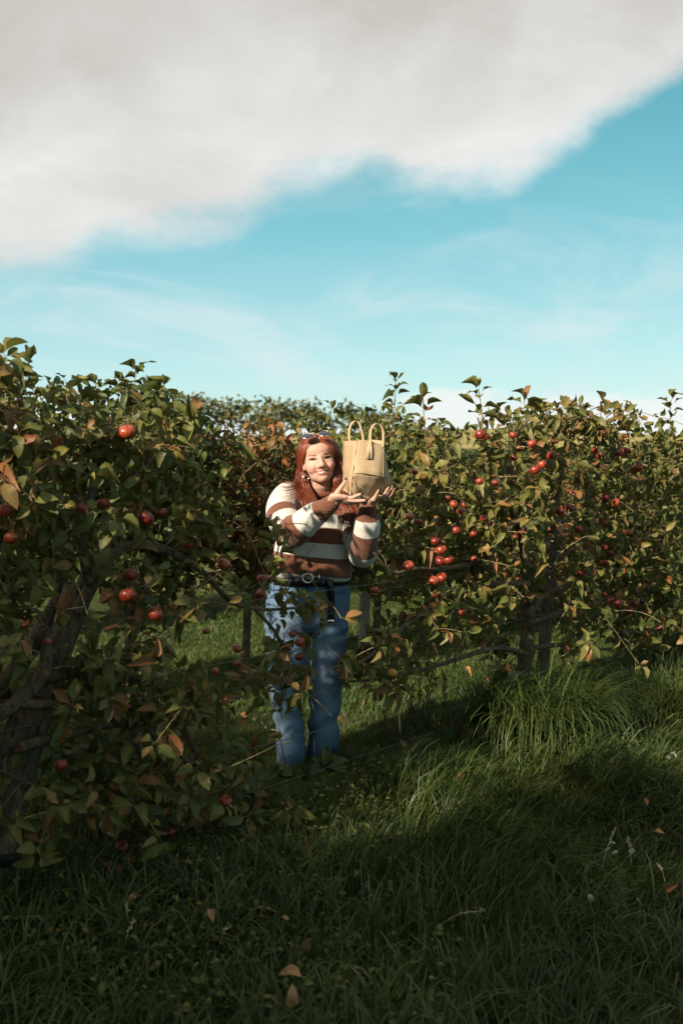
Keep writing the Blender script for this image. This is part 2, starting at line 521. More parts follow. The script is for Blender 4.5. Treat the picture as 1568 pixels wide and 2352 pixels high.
# depth of the first leaf seen in each cell of a coarse grid over the photograph; used to pick which leaves become parts
CELL = 15
ZB = np.full((2352 // CELL + 2, 1568 // CELL + 2), 1e9)


def inside(px, py, poly):
    poly = np.asarray(poly, dtype=float); c_ = np.zeros(len(px), dtype=bool)
    x1, y1 = poly[-1]
    for x2, y2 in poly:
        hit = ((y2 > py) != (y1 > py)) & (px < (x1 - x2) * (py - y2) / (y1 - y2 + 1e-12) + x2)
        c_ ^= hit; x1, y1 = x2, y2
    return c_


APPLES = []      # (px, py, radius px, position) filled below, before the trees grow round them


def branch_tube(pts, r0, r1, n=None, sides=8, rough=0.0):
    p = resample(pts, n or max(5, 4 * len(pts)))
    if rough: p = p + np.stack([vnoise(p, 14, 3 + k) for k in range(3)], 1) * rough
    return p, np.linspace(r0, r1, len(p)) * (1 + 0.10 * vnoise(p, 22, 9))


def apple_tree(label, group, c, poly, n, limbs, matl, size=(.055, .085), thick=0.20, parts=300, shoots=(), seed=1, holes=(), off=0.0,
               leafy=(4, 7), rnd=(0.0, 0.8), poly_xz=None, twig_sides=4, droop=0.35, keep_clear=(), thin=()):
    r_ = np.random.default_rng(seed)
    if poly_xz is None:
        poly_xz = np.array([on_row(px, py, c)[[0, 2]] for px, py in poly])
    hxz = [np.array([on_row(px, py, c)[[0, 2]] for px, py in h]) for h in holes]
    lo, hi = poly_xz.min(0), poly_xz.max(0); pts = []
    while len(pts) < n:
        q = lo + (hi - lo) * r_.random((400, 2)); ok = inside(q[:, 0], q[:, 1], poly_xz)
        for h, dens in zip(hxz, [0.12] * len(hxz)): ok &= ~(inside(q[:, 0], q[:, 1], h) & (r_.random(400) > dens))
        pts += list(q[ok])
    pts = np.array(pts[:n]); t = r_.normal(0, thick, n) + off
    P_ = np.stack([pts[:, 0] + t * .7071, c + pts[:, 0] - t * .7071, pts[:, 1]], 1)
    # ---- limbs
    limb_w = []
    for spec in limbs:
        lp, r0, r1, o_ = spec[:4]; w3 = np.array([on_row(px, py, c, o_) for px, py in lp]) if not isinstance(lp, np.ndarray) else lp
        limb_w.append(branch_tube(w3, r0, r1, rough=0.006))
    base = limb_w[0][0][0].copy(); base[2] = gz(base[0], base[1])
    root = empty('apple_tree', base, label, 'tree', group)
    for i, (p, rr) in enumerate(limb_w):
        if i == 0: p = p.copy(); p[0, 2] = base[2] - .04; rr = rr.copy(); rr[0] *= 1.35; rr[1] *= 1.12
        part('trunk' if i == 0 else 'branch', tube(p, rr, 10 if i == 0 else 8), M_BARK, root)
    nodes = np.concatenate([p for p, _ in limb_w]); nrad = np.concatenate([rr for _, rr in limb_w])
    # ---- twigs to each cluster point
    d0 = np.array([np.min(np.linalg.norm(nodes - q, axis=1)) for q in P_]); order = np.argsort(d0)
    N_ = np.zeros((len(nodes) + 6 * n, 3)); NR = np.zeros(len(N_)); m = len(nodes); N_[:m] = nodes; NR[:m] = nrad
    tw = []; LP, LD, LN = [], [], []

    def add_leaf(p, d, up): LP.append(p); LD.append(d); LN.append(up)

    for i in order:
        q = P_[i]; df = N_[:m] - q; cost = np.linalg.norm(df, axis=1) + 0.35 * np.maximum(df[:, 2], 0)
        j = int(np.argmin(cost)); a = N_[j]; L = np.linalg.norm(q - a) + 1e-6
        mid = (a + q) / 2 + r_.normal(0, 0.10 * L, 3) + np.array([0, 0, 0.10 * L])
        u = np.linspace(0, 1, 6)[:, None]; b = (1 - u) ** 2 * a + 2 * u * (1 - u) * mid + u ** 2 * q
        r0 = min(NR[j] * 0.7, 0.0036 + 0.014 * L); rr = np.linspace(r0, 0.0022, 6)
        tw.append((b, rr)); N_[m:m + 5] = b[1:]; NR[m:m + 5] = rr[1:]; m += 5
        ax = norm(b[-1] - b[-2]); ax = norm(ax + np.array([0, 0, 0.35]))
        e1 = norm(np.cross(ax, r_.normal(size=3))); e2 = np.cross(ax, e1)
        k = r_.integers(leafy[0], leafy[1] + 1); ph0 = r_.random() * 6.28
        for s in range(k):
            ph = ph0 + s * 2.4; el = r_.uniform(-0.1, 0.75)
            out = math.cos(ph) * e1 + math.sin(ph) * e2
            dd = norm(out * math.cos(el) + ax * math.sin(el)); dd[2] -= r_.uniform(0.0, 2 * droop)
            add_leaf(q + ax * 0.008 * s * 0.3, dd, ax * 0.8 + np.array([0.25, -0.3, 0.5]) + r_.normal(0, 0.35, 3))
        for s in range(r_.integers(1, 4)):     # leaves along the twig
            kk = r_.integers(1, 5); dd = norm(r_.normal(size=3)); dd[2] -= droop * 0.8
            add_leaf(b[kk], dd, np.array([0.15, -0.25, 0.9]) + r_.normal(0, 0.4, 3))
    n_shoot = len(LP)
    # ---- upright shoots
    for sh in shoots:
        (tx, ty), (bx, by) = sh[0], sh[1]; o_ = sh[2] if len(sh) > 2 else off
        A_, T_ = on_row(bx, by, c, o_), on_row(tx, ty, c, o_); L = np.linalg.norm(T_ - A_); T_ = T_ - (T_ - A_) / L * 0.03
        b = resample([A_, (A_ + T_) / 2 + r_.normal(0, .015, 3), T_], 10); tw.append((b, np.linspace(.0045, .0018, 10)))
        k = int(L / 0.019); ph = r_.random() * 6.28
        for s in range(k):
            u = 0.22 + 0.78 * s / max(1, k - 1); p = A_ + (T_ - A_) * u
            ph += 2.4; out = np.array([math.cos(ph), math.sin(ph), 0]); rise = 0.15 + 0.75 * max(0, u - 0.55) / 0.45 + r_.normal(0, .12)
            if u < 0.75 and r_.random() < 0.35: continue
            add_leaf(p, norm(out + np.array([0, 0, rise])), np.array([0, 0, 1.0]) - out * 0.5 + r_.normal(0, .15, 3))
    LP, LD, LN = np.array(LP), norm(LD), np.array(LN)
    sz = r_.uniform(size[0], size[1], len(LP)) * np.where(r_.random(len(LP)) < 0.3, r_.uniform(.45, .8, len(LP)), 1.0); sz[n_shoot:] *= 1.2
    LP = LP + LD * sz[:, None] * 0.26
    rn = rnd[0] + (rnd[1] - rnd[0]) * np.clip(r_.beta(1.6, 1.9, len(LP)), 0, 1); hot = r_.random(len(LP)) < 0.11; rn[hot] = r_.uniform(.66, 1.0, hot.sum())
    var = r_.integers(0, len(TEMPL), len(LP)); Rm = leaf_frames(LD, LN)
    cen = LP + LD * sz[:, None] * 0.5; px, py, dep = proj(cen)
    keep = np.ones(len(LP), dtype=bool)
    for ax_, ay_, ar_, ap_ in APPLES:
        if abs(ap_[1] - ap_[0] - c) > 1.2: continue
        dd = np.hypot(px - ax_, py - ay_); hit = (dd < ar_ * 1.25 + 9) & (dep < proj(ap_)[2] + 0.03)
        keep &= ~(hit & ((dd < ar_ * 0.75 + 5) | (r_.random(len(px)) < 0.6)))
        keep &= np.linalg.norm(cen - ap_, axis=1) > 0.030
    for pg in keep_clear: keep &= ~inside(px, py, pg)
    for q0 in SUNNY if c == 4.7 else ():                                  # the gap in the branches that lets the sun on to the jeans
        tt_ = (cen - q0) @ np.array(SUN_DIR); dl = np.linalg.norm(cen - q0 - tt_[:, None] * np.array(SUN_DIR), axis=1)
        keep &= ~((tt_ > 0) & (tt_ < 2.2) & (dl < .12) & (r_.random(len(px)) < .88))
    for pg in thin: keep &= ~(inside(px, py, pg) & (r_.random(len(px)) < .9))
    keep &= cen[:, 2] > 0.06
    LP, LD, sz, rn, var, Rm, px, py, dep, cen = [a[keep] for a in (LP, LD, sz, rn, var, Rm, px, py, dep, cen)]
    # ---- which leaves show largest: they become parts of their own
    chosen = np.zeros(len(LP), dtype=bool)
    inf = (px > -10) & (px < 1578) & (py > 0) & (py < 2352); ix = np.clip(px / CELL, 0, ZB.shape[1] - 1).astype(int); iy = np.clip(py / CELL, 0, ZB.shape[0] - 1).astype(int)
    if parts:
        vis = inf & (dep < ZB[iy, ix] + 0.02)
        face = np.abs(np.sum(norm(cen - CAMP) * Rm[:, :, 2], 1)) + 0.15
        best = {}
        for k in np.argsort(dep):
            if not vis[k]: continue
            key = (iy[k], ix[k])
            if key not in best: best[key] = k
        cand = np.array(list(best.values())); score = sz[cand] ** 2 * face[cand] / dep[cand] ** 2
        chosen[cand[np.argsort(-score)[:parts]]] = True
    for k in np.nonzero(inf)[0]: ZB[iy[k], ix[k]] = min(ZB[iy[k], ix[k]], dep[k])
    for k in np.nonzero(chosen)[0]:
        o = link('leaf', single_leaf_mesh(matl, var[k], rn[k]), root)
        M = Matrix.Identity(4)
        M3 = Rm[k] * sz[k]
        for a in range(3):
            for b_ in range(3): M[a][b_] = M3[a][b_]
            M[a][3] = LP[k][a] - base[a]
        o.matrix_local = M
    s = ~chosen
    v, f, a = leaf_mesh(LP[s], Rm[s], sz[s], rn[s], TEMPL, var[s])
    part('foliage', (v, f), matl, root, attrs={'leafuv': a}, kind='stuff')
    Vs, Fs, k = [], [], 0                     # all thin twigs
    for b, rr in tw:
        tt, A1, B1 = frames(b); th = np.linspace(0, 2 * np.pi, twig_sides, endpoint=False)
        V = (b[:, None] + (A1[:, None] * np.cos(th)[None, :, None] + B1[:, None] * np.sin(th)[None, :, None]) * rr[:, None, None]).reshape(-1, 3)
        i = np.arange(len(b) - 1)[:, None] * twig_sides; j = np.arange(twig_sides)[None]; j2 = (j + 1) % twig_sides
        Fs.append(np.stack([i + j, i + j2, i + twig_sides + j2, i + twig_sides + j], -1).reshape(-1, 4) + k); Vs.append(V); k += len(V)
    part('twigs', (np.concatenate(Vs), np.concatenate(Fs)), M_TWIG, root, kind='stuff')
    return root


# ------------------------------------------------------------------ apples: (px, py, radius px, row, metres to the camera side, label)
AP = 'apple'
APPLE_LIST = [
    # gnarled tree with the leaning trunk
    (292, 992, 19, 1, .26, 'dark red apple high in the leaning tree beside a pale upturned leaf'),
    (12, 1173, 20, 1, .24, 'dark red apple half shaded, highest one at the picture edge in the leaning tree'),
    (27, 1236, 18, 1, .26, 'maroon apple just below another one at the picture edge of the leaning tree'),
    (190, 1168, 16, 1, .26, 'orange red apple with a yellow leaf hanging beneath it'),
    (238, 1158, 16, 1, .18, 'dim maroon apple deep among leaves next to the orange red apple'),
    (335, 1190, 18, 1, .30, 'brightest orange red apple in the leaning tree, lit by the sun'),
    (371, 1178, 16, 1, .22, 'dark red apple touching the brightest orange apple'),
    (515, 1297, 15, 1, .22, 'red apple alone above the arching dark branch near the elbow'),
    (294, 1368, 19, 1, .28, 'large dark red apple under the fork of the leaning trunk'),
    (357, 1409, 18, 1, .28, 'large dark red apple hanging before a patch of bright lawn'),
    (300, 1320, 15, 1, .22, 'red apple half hidden by a curled leaf above two large ones'),
    (432, 1252, 11, 1, .12, 'small dark red apple behind the arching branch'),
    (59, 1435, 11, 1, .24, 'small red apple beside the dark limb of the leaning tree'),
    (110, 1473, 9, 1, .20, 'small bright orange apple glowing beside the leaning trunk'),
    (140, 1757, 17, 1, .26, 'deep red shaded apple low beside the leaning trunk'),
    (519, 1840, 14, 1, .18, 'dull red apple low at the tip of a hanging branch'),
    (392, 1912, 13, 1, .20, 'dark red apple low over the long grass, by itself'),
    (281, 1945, 14, 1, .22, 'uppermost dark apple of the cluster hanging over the grass'),
    (297, 1976, 17, 1, .24, 'largest dark apple of the low cluster, in the middle'),
    (272, 1997, 14, 1, .27, 'lowest dark apple of the cluster hanging over the grass'),
    (250, 1988, 12, 1, .23, 'dark apple of the low cluster with a pale leaf across it'),
    (545, 1490, 11, 1, .14, 'small red apple low between leaves beside the blue jeans'),
    (495, 1542, 9, 1, .12, 'small dark red apple at mid height over the dim lawn'),
    (474, 1450, 9, 1, .12, 'small shaded red apple just beneath the arching branch'),
    (545, 1524, 9, 1, .12, 'small wrinkled brownish red apple beneath another small one'),
    (689, 1475, 13, 1, .10, 'red apple in front of the jeans, lit on its top'),
    (660, 1487, 9, 1, .10, 'small red apple in front of the jeans beside a brighter one'),
    (688, 1508, 12, 1, .06, 'dark red apple in front of the jeans below the lit one'),
    (672, 1456, 9, 1, .06, 'small red apple uppermost of the bunch before the jeans'),
    (598, 1364, 13, 1, .12, 'russet brown apple on the wire beside the hip of the jeans'),
    (603, 1330, 13, 1, .10, 'russet brown apple just beneath the striped sweater hem'),
    # tree beside the weathered post
    (1103, 998, 13, 1, .18, 'red apple hanging against the sky on a tall upright shoot'),
    (1115, 1004, 9, 1, .14, 'small dark apple tucked behind the one against the sky'),
    (1178, 999, 9, 1, .20, 'small red apple near the top of the post tree'),
    (1221, 1019, 11, 1, .22, 'orange red apple half covered just beneath the tree top'),
    (1190, 1031, 9, 1, .14, 'small red apple above the pair near the post top'),
    (1179, 1051, 9, 1, .14, 'shaded dark apple among twigs beside the pair near the post top'),
    (1244, 1067, 12, 1, .25, 'upper red apple of the pair near the post top'),
    (1228, 1080, 12, 1, .26, 'lower red apple of the pair near the post top'),
    (1266, 1046, 13, 1, .20, 'dark maroon apple directly above the weathered post top'),
    (1101, 1106, 9, 1, .22, 'small red apple with pale speckles among rusty leaves'),
    (1137, 1108, 8, 1, .16, 'tiny dark apple behind a hanging leaf in the post tree'),
    (952, 1084, 8, 1, .12, 'small red apple highest on the branch by the paper bag'),
    (1042, 1158, 10, 1, .24, 'round bright red apple on the middle twig of the post tree'),
    (1057, 1174, 9, 1, .22, 'red apple half behind a pale leaf under the bright round one'),
    (1065, 1159, 8, 1, .14, 'dark small apple beside the bright round one on the middle twig'),
    (1027, 1144, 8, 1, .14, 'small shaded apple above the bright round one on the middle twig'),
    (942, 1187, 9, 1, .18, 'dull red apple among brown leaves beside the raised sleeve'),
    (962, 1199, 8, 1, .16, 'small dull red apple beneath another beside the raised sleeve'),
    (1110, 1191, 9, 1, .22, 'single red apple at the middle of the post tree'),
    (1047, 1219, 10, 1, .22, 'red apple above the bunch, with a leaf over its top'),
    (1086, 1227, 9, 1, .20, 'dark red apple between two long yellowing leaves'),
    (999, 1243, 11, 1, .26, 'topmost apple of the bunch of four on the near branch'),
    (1013, 1262, 13, 1, .27, 'largest apple of the bunch of four on the near branch'),
    (1011, 1288, 12, 1, .24, 'dark lowest apple of the bunch of four'),
    (1030, 1286, 12, 1, .27, 'orange tinged apple of the bunch of four behind a yellow leaf'),
    (1087, 1282, 8, 1, .22, 'small pale red apple above the long lichened branch'),
    (938, 1299, 12, 1, .24, 'red apple on the long branch close to the sleeve elbow'),
    (995, 1334, 14, 1, .26, 'large red apple beneath the long lichened branch'),
    (1014, 1326, 11, 1, .20, 'shaded apple touching the large one beneath the lichened branch'),
    (860, 1355, 10, 1, .20, 'red apple by the wire beside the sweater hem'),
    (1000, 1367, 8, 1, .14, 'dim small apple below the large one under the lichened branch'),
    (1060, 1407, 10, 1, .24, 'red apple with a brown leaf above it in the lower post tree'),
    (1079, 1340, 8, 1, .14, 'dim apple behind twigs above a patch of lawn'),
    (1307, 1166, 11, 1, .22, 'upper red apple of the pair on the branch beside the post'),
    (1284, 1174, 11, 1, .23, 'darker red apple of the pair on the branch beside the post'),
    (1328, 1216, 9, 1, .20, 'small brownish red apple near the orange dead leaf'),
    (1198, 1222, 7, 1, .20, 'tiny red apple before the post at half its height'),
    (1183, 1233, 7, 1, .16, 'tiny dark red apple next to another before the post'),
    (1365, 1034, 9, 1, .10, 'pinkish red apple under the leafy tree top past the post'),
    (1378, 1048, 9, 1, .08, 'small red apple below the pinkish one past the post'),
    (1423, 1042, 11, 1, .10, 'dark red apple of the pair on the outer slanting branch'),
    (1437, 1035, 11, 1, .04, 'purplish apple behind its twin on the outer slanting branch'),
    (1464, 1075, 12, 1, .12, 'dark flattened apple dangling alone at the end of a twig'),
    (1412, 1155, 12, 1, .12, 'maroon apple on the far side of the post tree under bluish leaves'),
    (1388, 1146, 9, 1, .06, 'dim red apple next to the maroon one under bluish leaves'),
    (1439, 1223, 11, 1, .08, 'red apple with a curled brown leaf across its lower edge'),
    (1388, 1202, 8, 1, .06, 'small dim apple in the shade past the post'),
    (1386, 1257, 9, 1, .14, 'topmost of three dark apples stacked in the outer post tree'),
    (1400, 1271, 9, 1, .12, 'middle of three dark apples stacked in the outer post tree'),
    (1388, 1293, 10, 1, .14, 'lowest of three dark apples stacked in the outer post tree'),
    (1486, 1335, 9, 1, .05, 'red apple at the outer edge of the post tree'),
    (1492, 1356, 9, 1, .04, 'dark red apple beneath the outermost one of the post tree'),
    (1400, 1376, 10, 1, .16, 'red apple beginning the row of four on the low branch'),
    (1419, 1387, 13, 1, .18, 'largest bright apple of the row of four on the low branch'),
    (1443, 1402, 11, 1, .18, 'lowest speckled apple of the row of four on the low branch'),
    (1457, 1386, 10, 1, .10, 'dim apple ending the row of four behind a folded leaf'),
    (1387, 1366, 8, 1, .10, 'small dim apple above the row of four on the low branch'),
    (1331, 1317, 8, 1, .10, 'small dark apple deep in the shade past the trunk'),
    (901, 1546, 12, 1, .16, 'yellow apple on the lowest branch between jeans and grass tussock'),
]
ma, a_ = mat('red apple'); oc = a_.obj_coord()
oi = a_.n('ShaderNodeObjectInfo')
ang = a_.math('ARCTAN2', a_.sep(oc)[0], a_.sep(oc)[1])
st_ = a_.noise(a_.comb(a_.math('MULTIPLY', ang, 4.0), a_.math('MULTIPLY', a_.sep(oc)[2], 0.6), oi.outputs['Random']), 1.6, 4.0, 0.6)
ac = a_.ramp(a_.math('ADD', st_, a_.math('MULTIPLY', a_.math('SUBTRACT', oi.outputs['Random'], 0.5), 0.20)), [(0.28, (.070, .008, .007)), (0.48, (.19, .019, .011)), (0.62, (.31, .052, .016)), (0.82, (.42, .17, .05))])
dots = a_.n('ShaderNodeTexVoronoi'); dots.inputs['Scale'].default_value = 9.0; a_.set(dots.inputs['Vector'], oc)
ac = a_.mix(a_.mapr(dots.outputs['Distance'], 0.10, 0.04, 0.0, 0.5), ac, (.50, .26, .12, 1))
finish(a_, ac, 0.33, 0.5)
may, y_ = mat('yellow apple'); yo = y_.obj_coord()
finish(y_, y_.ramp(y_.noise(yo, 1.6, 4.0), [(0.35, (.50, .30, .045)), (0.6, (.55, .25, .04)), (0.8, (.38, .10, .03))]), 0.38, 0.45)
M_STEM = plain('apple stem', (.10, .065, .035), 0.8)
M_CALYX = plain('apple calyx', (.045, .030, .018), 0.95)
th = np.linspace(0, np.pi, 13); av = []
for k, a in enumerate(th):
    rr = math.sin(a) * (1.0 + 0.06 * math.cos(a)); zz_ = 0.90 * math.cos(a)
    if a < 0.9: zz_ -= 0.24 * (1 - a / 0.9) ** 2
    if a > 2.45: zz_ += 0.16 * ((a - 2.45) / 0.69) ** 2
    av.append([(rr * math.cos(p) * (1 + .02 * math.cos(5 * p) * (a > 2)), rr * math.sin(p), zz_) for p in np.linspace(0, 2 * np.pi, 18, endpoint=False)])
APV = rings([np.array(r_) for r_ in av])
ME_APPLE = mesh_from('apple', *APV, ma); ME_YELLOW = mesh_from('apple', *APV, may)
sv, sf = tube([(0, 0, .58), (.04, .02, .95), (.12, .03, 1.45)], [.055, .045, .06], 6)
ME_STEM = mesh_from('stem', sv, sf, M_STEM)
cv_, cf_ = ellipsoid((0, 0, -.78), (.13, .13, .09), 8); ME_CAL = mesh_from('calyx', cv_, cf_, M_CALYX)
apple_specs = []
for px, py, pr, row, off, lab in APPLE_LIST:
    off += .05 if px < 600 else .03; p = on_row(px, py, 4.7, off); APPLES.append((px, py, pr, p)); apple_specs.append((p, pr * proj(p)[2] / F, lab))
proto_apple = None
for p, rad, lab in apple_specs:
    yel = lab.startswith('yellow')
    o = link('apple', ME_YELLOW if yel else ME_APPLE, None, Vector(p)); tag(o, lab, 'apple', None if yel else 'apples on the trees of the front row')
    q = np.random.default_rng(int(p[2] * 1e5)); rad *= q.uniform(.88, 1.14); o.scale = (rad, rad * q.uniform(.93, 1.04), rad * q.uniform(.84, 1.02)); o.rotation_euler = (q.uniform(-.7, .5), q.uniform(-.6, .6), q.uniform(0, 6.2))
    for nm, me in (('stem', ME_STEM), ('calyx', ME_CAL)): link(nm, me, o)

# ------------------------------------------------------------------ front row
BODY_CLEAR = [(600, 1010), (690, 985), (780, 985), (800, 960), (895, 960), (915, 1150), (870, 1165), (868, 1300), (815, 1345), (640, 1312), (668, 1262), (648, 1200), (618, 1190)]
TRUNK_CLEAR = [(-10, 1850), (-10, 1480), (60, 1470), (130, 1310), (235, 1280), (240, 1370), (130, 1600), (60, 1850)]
ARCH_CLEAR = [(240, 1260), (320, 1225), (480, 1290), (560, 1390), (500, 1400), (380, 1300), (250, 1320)]
POST_CLEAR = [(1180, 1380), (1295, 1380), (1280, 1650), (1175, 1650)]
SUNNY = [at(px, py, 4.76) for px, py in ((745, 1455), (748, 1500), (746, 1550), (745, 1600), (742, 1650), (650, 1700), (650, 1745), (632, 1420))]
LEG_CLEAR = [(712, 1440), (802, 1430), (800, 1500), (775, 1540), (785, 1600), (785, 1770), (640, 1770), (632, 1660), (690, 1655), (712, 1560)]
BELT_CLEAR = [(655, 1305), (805, 1305), (805, 1435), (748, 1430), (740, 1360), (655, 1350)]
ROW1 = 'apple trees of the front row'
apple_tree('gnarled apple tree with a leaning trunk and dark apples, its branches reaching the jeans', ROW1, 4.7,
    [(-330, 830), (-60, 820), (0, 830), (60, 835), (110, 865), (160, 900), (230, 935), (290, 945), (400, 955), (455, 1040), (445, 1110), (520, 1170), (610, 1195), (640, 1230), (640, 1330),
     (715, 1355), (755, 1410), (750, 1460), (700, 1490), (680, 1550), (655, 1640), (575, 1640), (560, 1700), (560, 1830), (500, 1850), (430, 1930), (330, 2010), (230, 1970), (130, 1890), (60, 1880), (-330, 1900)],
    760,
    [([(-75, 1960), (-15, 1850), (40, 1710), (90, 1590), (135, 1490), (180, 1380)], .074, .048, .0),
     ([(180, 1385), (215, 1295), (255, 1235), (300, 1165), (330, 1090), (350, 1000)], .034, .009, .03),
     ([(-30, 1640), (15, 1570), (70, 1490), (110, 1420), (140, 1350), (130, 1230), (100, 1100), (60, 960), (40, 870)], .044, .008, -.08),
     ([(-80, 1655), (0, 1640), (65, 1595), (105, 1540), (110, 1470), (150, 1420)], .028, .018, .14),
     ([(50, 1615), (85, 1620), (118, 1617)], .022, .014, .14),
     ([(180, 1400), (250, 1285), (317, 1253), (396, 1271), (468, 1314), (530, 1380), (600, 1400), (680, 1395)], .026, .005, .10),
     ([(40, 1720), (150, 1690), (290, 1660), (400, 1720), (450, 1790), (430, 1880)], .022, .006, .10),
     ([(300, 1665), (335, 1765), (312, 1860), (285, 1950)], .015, .005, .12),
     ([(585, 1400), (640, 1465), (662, 1540), (650, 1600)], .009, .004, .06),
     ([(205, 1330), (188, 1220), (205, 1150), (235, 1070), (255, 1000), (290, 940)], .024, .006, .12),
     ([(-80, 1700), (-70, 1300), (-10, 1010), (30, 900)], .035, .008, -.05),
     ([(100, 1560), (250, 1540), (357, 1579), (410, 1632), (448, 1727), (520, 1790)], .020, .005, .05)],
    M_LEAF, size=(.046, .086), thick=.15, parts=300, seed=3, off=.11,
    shoots=[((68, 808), (55, 900)), ((5, 785), (-10, 880)), ((345, 960), (340, 1050), .15), ((420, 1040), (410, 1120), .2), ((642, 1190), (630, 1300), .2), ((648, 1665), (636, 1560), .15)],
    holes=[[(300, 1430), (600, 1330), (620, 1430), (560, 1540), (330, 1545)], [(-10, 1830), (230, 1860), (230, 1960), (-10, 1960)], [(440, 1560), (640, 1560), (640, 1760), (560, 1760)], [(430, 1110), (560, 1180), (600, 1380), (470, 1330), (400, 1230)], [(655, 1490), (730, 1480), (720, 1670), (640, 1660)]],
    rnd=(0.0, .90), keep_clear=[BODY_CLEAR, LEG_CLEAR, BELT_CLEAR], thin=[TRUNK_CLEAR, ARCH_CLEAR], droop=.4)
apple_tree('red laden apple tree growing beside the weathered wooden post', ROW1, 4.7,
    [(885, 1290), (900, 1150), (925, 1070), (975, 1035), (1040, 1035), (1075, 1000), (1140, 965), (1200, 935), (1280, 930), (1370, 935), (1450, 975), (1495, 1015), (1510, 1100), (1490, 1250), (1515, 1380), (1470, 1440),
     (1390, 1480), (1310, 1530), (1215, 1560), (1130, 1530), (1010, 1530), (910, 1565), (775, 1570), (765, 1525), (790, 1450), (850, 1400), (845, 1330)],
    760,
    [([(1192, 1650), (1203, 1540), (1213, 1440), (1215, 1340), (1208, 1300)], .046, .036, -.03),
     ([(1213, 1410), (1250, 1370), (1330, 1330), (1400, 1270), (1440, 1220)], .026, .006, .05),
     ([(1215, 1330), (1240, 1270), (1300, 1190), (1350, 1130), (1390, 1080), (1430, 1010)], .026, .006, .08),
     ([(1210, 1310), (1195, 1230), (1170, 1150), (1175, 1060), (1200, 980), (1230, 950)], .028, .006, .06),
     ([(1205, 1300), (1190, 1200), (1142, 1247), (1099, 1286), (1026, 1305), (950, 1305), (902, 1315), (859, 1271)], .022, .005, .16),
     ([(1210, 1340), (1100, 1345), (1040, 1370), (940, 1430), (862, 1500), (819, 1526)], .021, .007, .16),
     ([(1205, 1500), (1130, 1490), (1000, 1530), (900, 1555), (800, 1565)], .018, .005, .05),
     ([(1100, 1300), (1060, 1230), (1040, 1150), (1020, 1060), (985, 980)], .014, .004, .12),
     ([(1212, 1490), (1300, 1480), (1400, 1490), (1480, 1450)], .017, .005, .0),
     ([(1213, 1430), (1320, 1400), (1420, 1365), (1500, 1330)], .018, .005, .05),
     ([(1170, 1150), (1135, 1080), (1112, 1020), (1098, 960)], .012, .004, .08),
     ([(1200, 1370), (1260, 1230), (1285, 1110), (1300, 1000), (1310, 960)], .016, .005, -.08)],
    M_LEAF, size=(.052, .086), thick=.19, parts=300, seed=5, off=.03,
    shoots=[((1098, 878), (1105, 1010), .1), ((970, 900), (985, 1060), .1), ((1202, 900), (1205, 1000), .0), ((1385, 915), (1380, 1010), .0), ((1455, 955), (1445, 1050), .0), ((1300, 935), (1290, 1010), .05), ((1345, 945), (1340, 1010), .05), ((1160, 955), (1165, 1030), .05), ((1250, 930), (1250, 1010), .1)],
    holes=[[(1075, 1330), (1140, 1330), (1150, 1390), (1060, 1400)], [(905, 1440), (1190, 1420), (1190, 1520), (905, 1530)], [(840, 1350), (900, 1340), (880, 1420), (830, 1450)], [(1225, 1440), (1400, 1420), (1400, 1540), (1225, 1550)]],
    rnd=(.04, .95), thin=[POST_CLEAR], keep_clear=[BODY_CLEAR, LEG_CLEAR, BELT_CLEAR, [(1243, 1380), (1290, 1045), (1330, 1045), (1275, 1640), (1225, 1640)]], droop=.35)
apple_tree('leafy apple tree with low drooping branches past the post tree at the picture edge', ROW1, 4.7,
    [(1490, 1120), (1510, 1060), (1600, 970), (1750, 930), (1900, 960), (1960, 1100), (1950, 1400), (1700, 1500), (1560, 1530), (1440, 1540), (1400, 1490), (1480, 1430), (1520, 1380), (1500, 1250), (1470, 1150)],
    430,
    [([(1700, 1492), (1695, 1400), (1690, 1280), (1705, 1150), (1700, 1030)], .055, .02, .0),
     ([(1692, 1380), (1610, 1400), (1510, 1440), (1430, 1495), (1390, 1520)], .022, .005, .0), ([(1690, 1300), (1570, 1250), (1490, 1180)], .02, .005, .0),
     ([(1692, 1250), (1580, 1120), (1540, 980)], .02, .005, .0), ([(1690, 1330), (1800, 1250), (1880, 1150)], .02, .005, .0), ([(1690, 1400), (1600, 1440), (1530, 1510), (1480, 1530)], .016, .004, .1)],
    M_LEAF_FAR, size=(.070, .105), thick=.2, parts=150, seed=8, shoots=[((1540, 908), (1535, 1060), .1), ((1600, 930), (1590, 1050), .1), ((1500, 990), (1505, 1060), .1)], rnd=(.1, .85), leafy=(4, 6), keep_clear=[[(1405, 1330), (1440, 1550), (1568, 1550), (1568, 1490), (1480, 1420)]] if False else [])

apple_tree('apple tree of the front row standing before the leaning tree at the picture edge', ROW1, 4.7, None, 420,
    [(np.array([(-2.75, 1.95, 0), (-2.7, 2.0, .6), (-2.75, 1.95, 1.2), (-2.7, 2.0, 1.7)]), .06, .012, 0), (np.array([(-2.72, 1.98, .6), (-2.4, 2.3, .9), (-2.1, 2.6, 1.2)]), .025, .006, 0), (np.array([(-2.72, 1.98, .6), (-3.0, 1.7, .9), (-3.3, 1.4, 1.3)]), .025, .006, 0)],
    M_LEAF, size=(.060, .095), thick=.2, parts=0, seed=9, poly_xz=np.array([(-3.5, .5), (-3.5, 1.5), (-3.0, 1.85), (-2.5, 1.9), (-2.0, 1.7), (-1.95, .5)]))
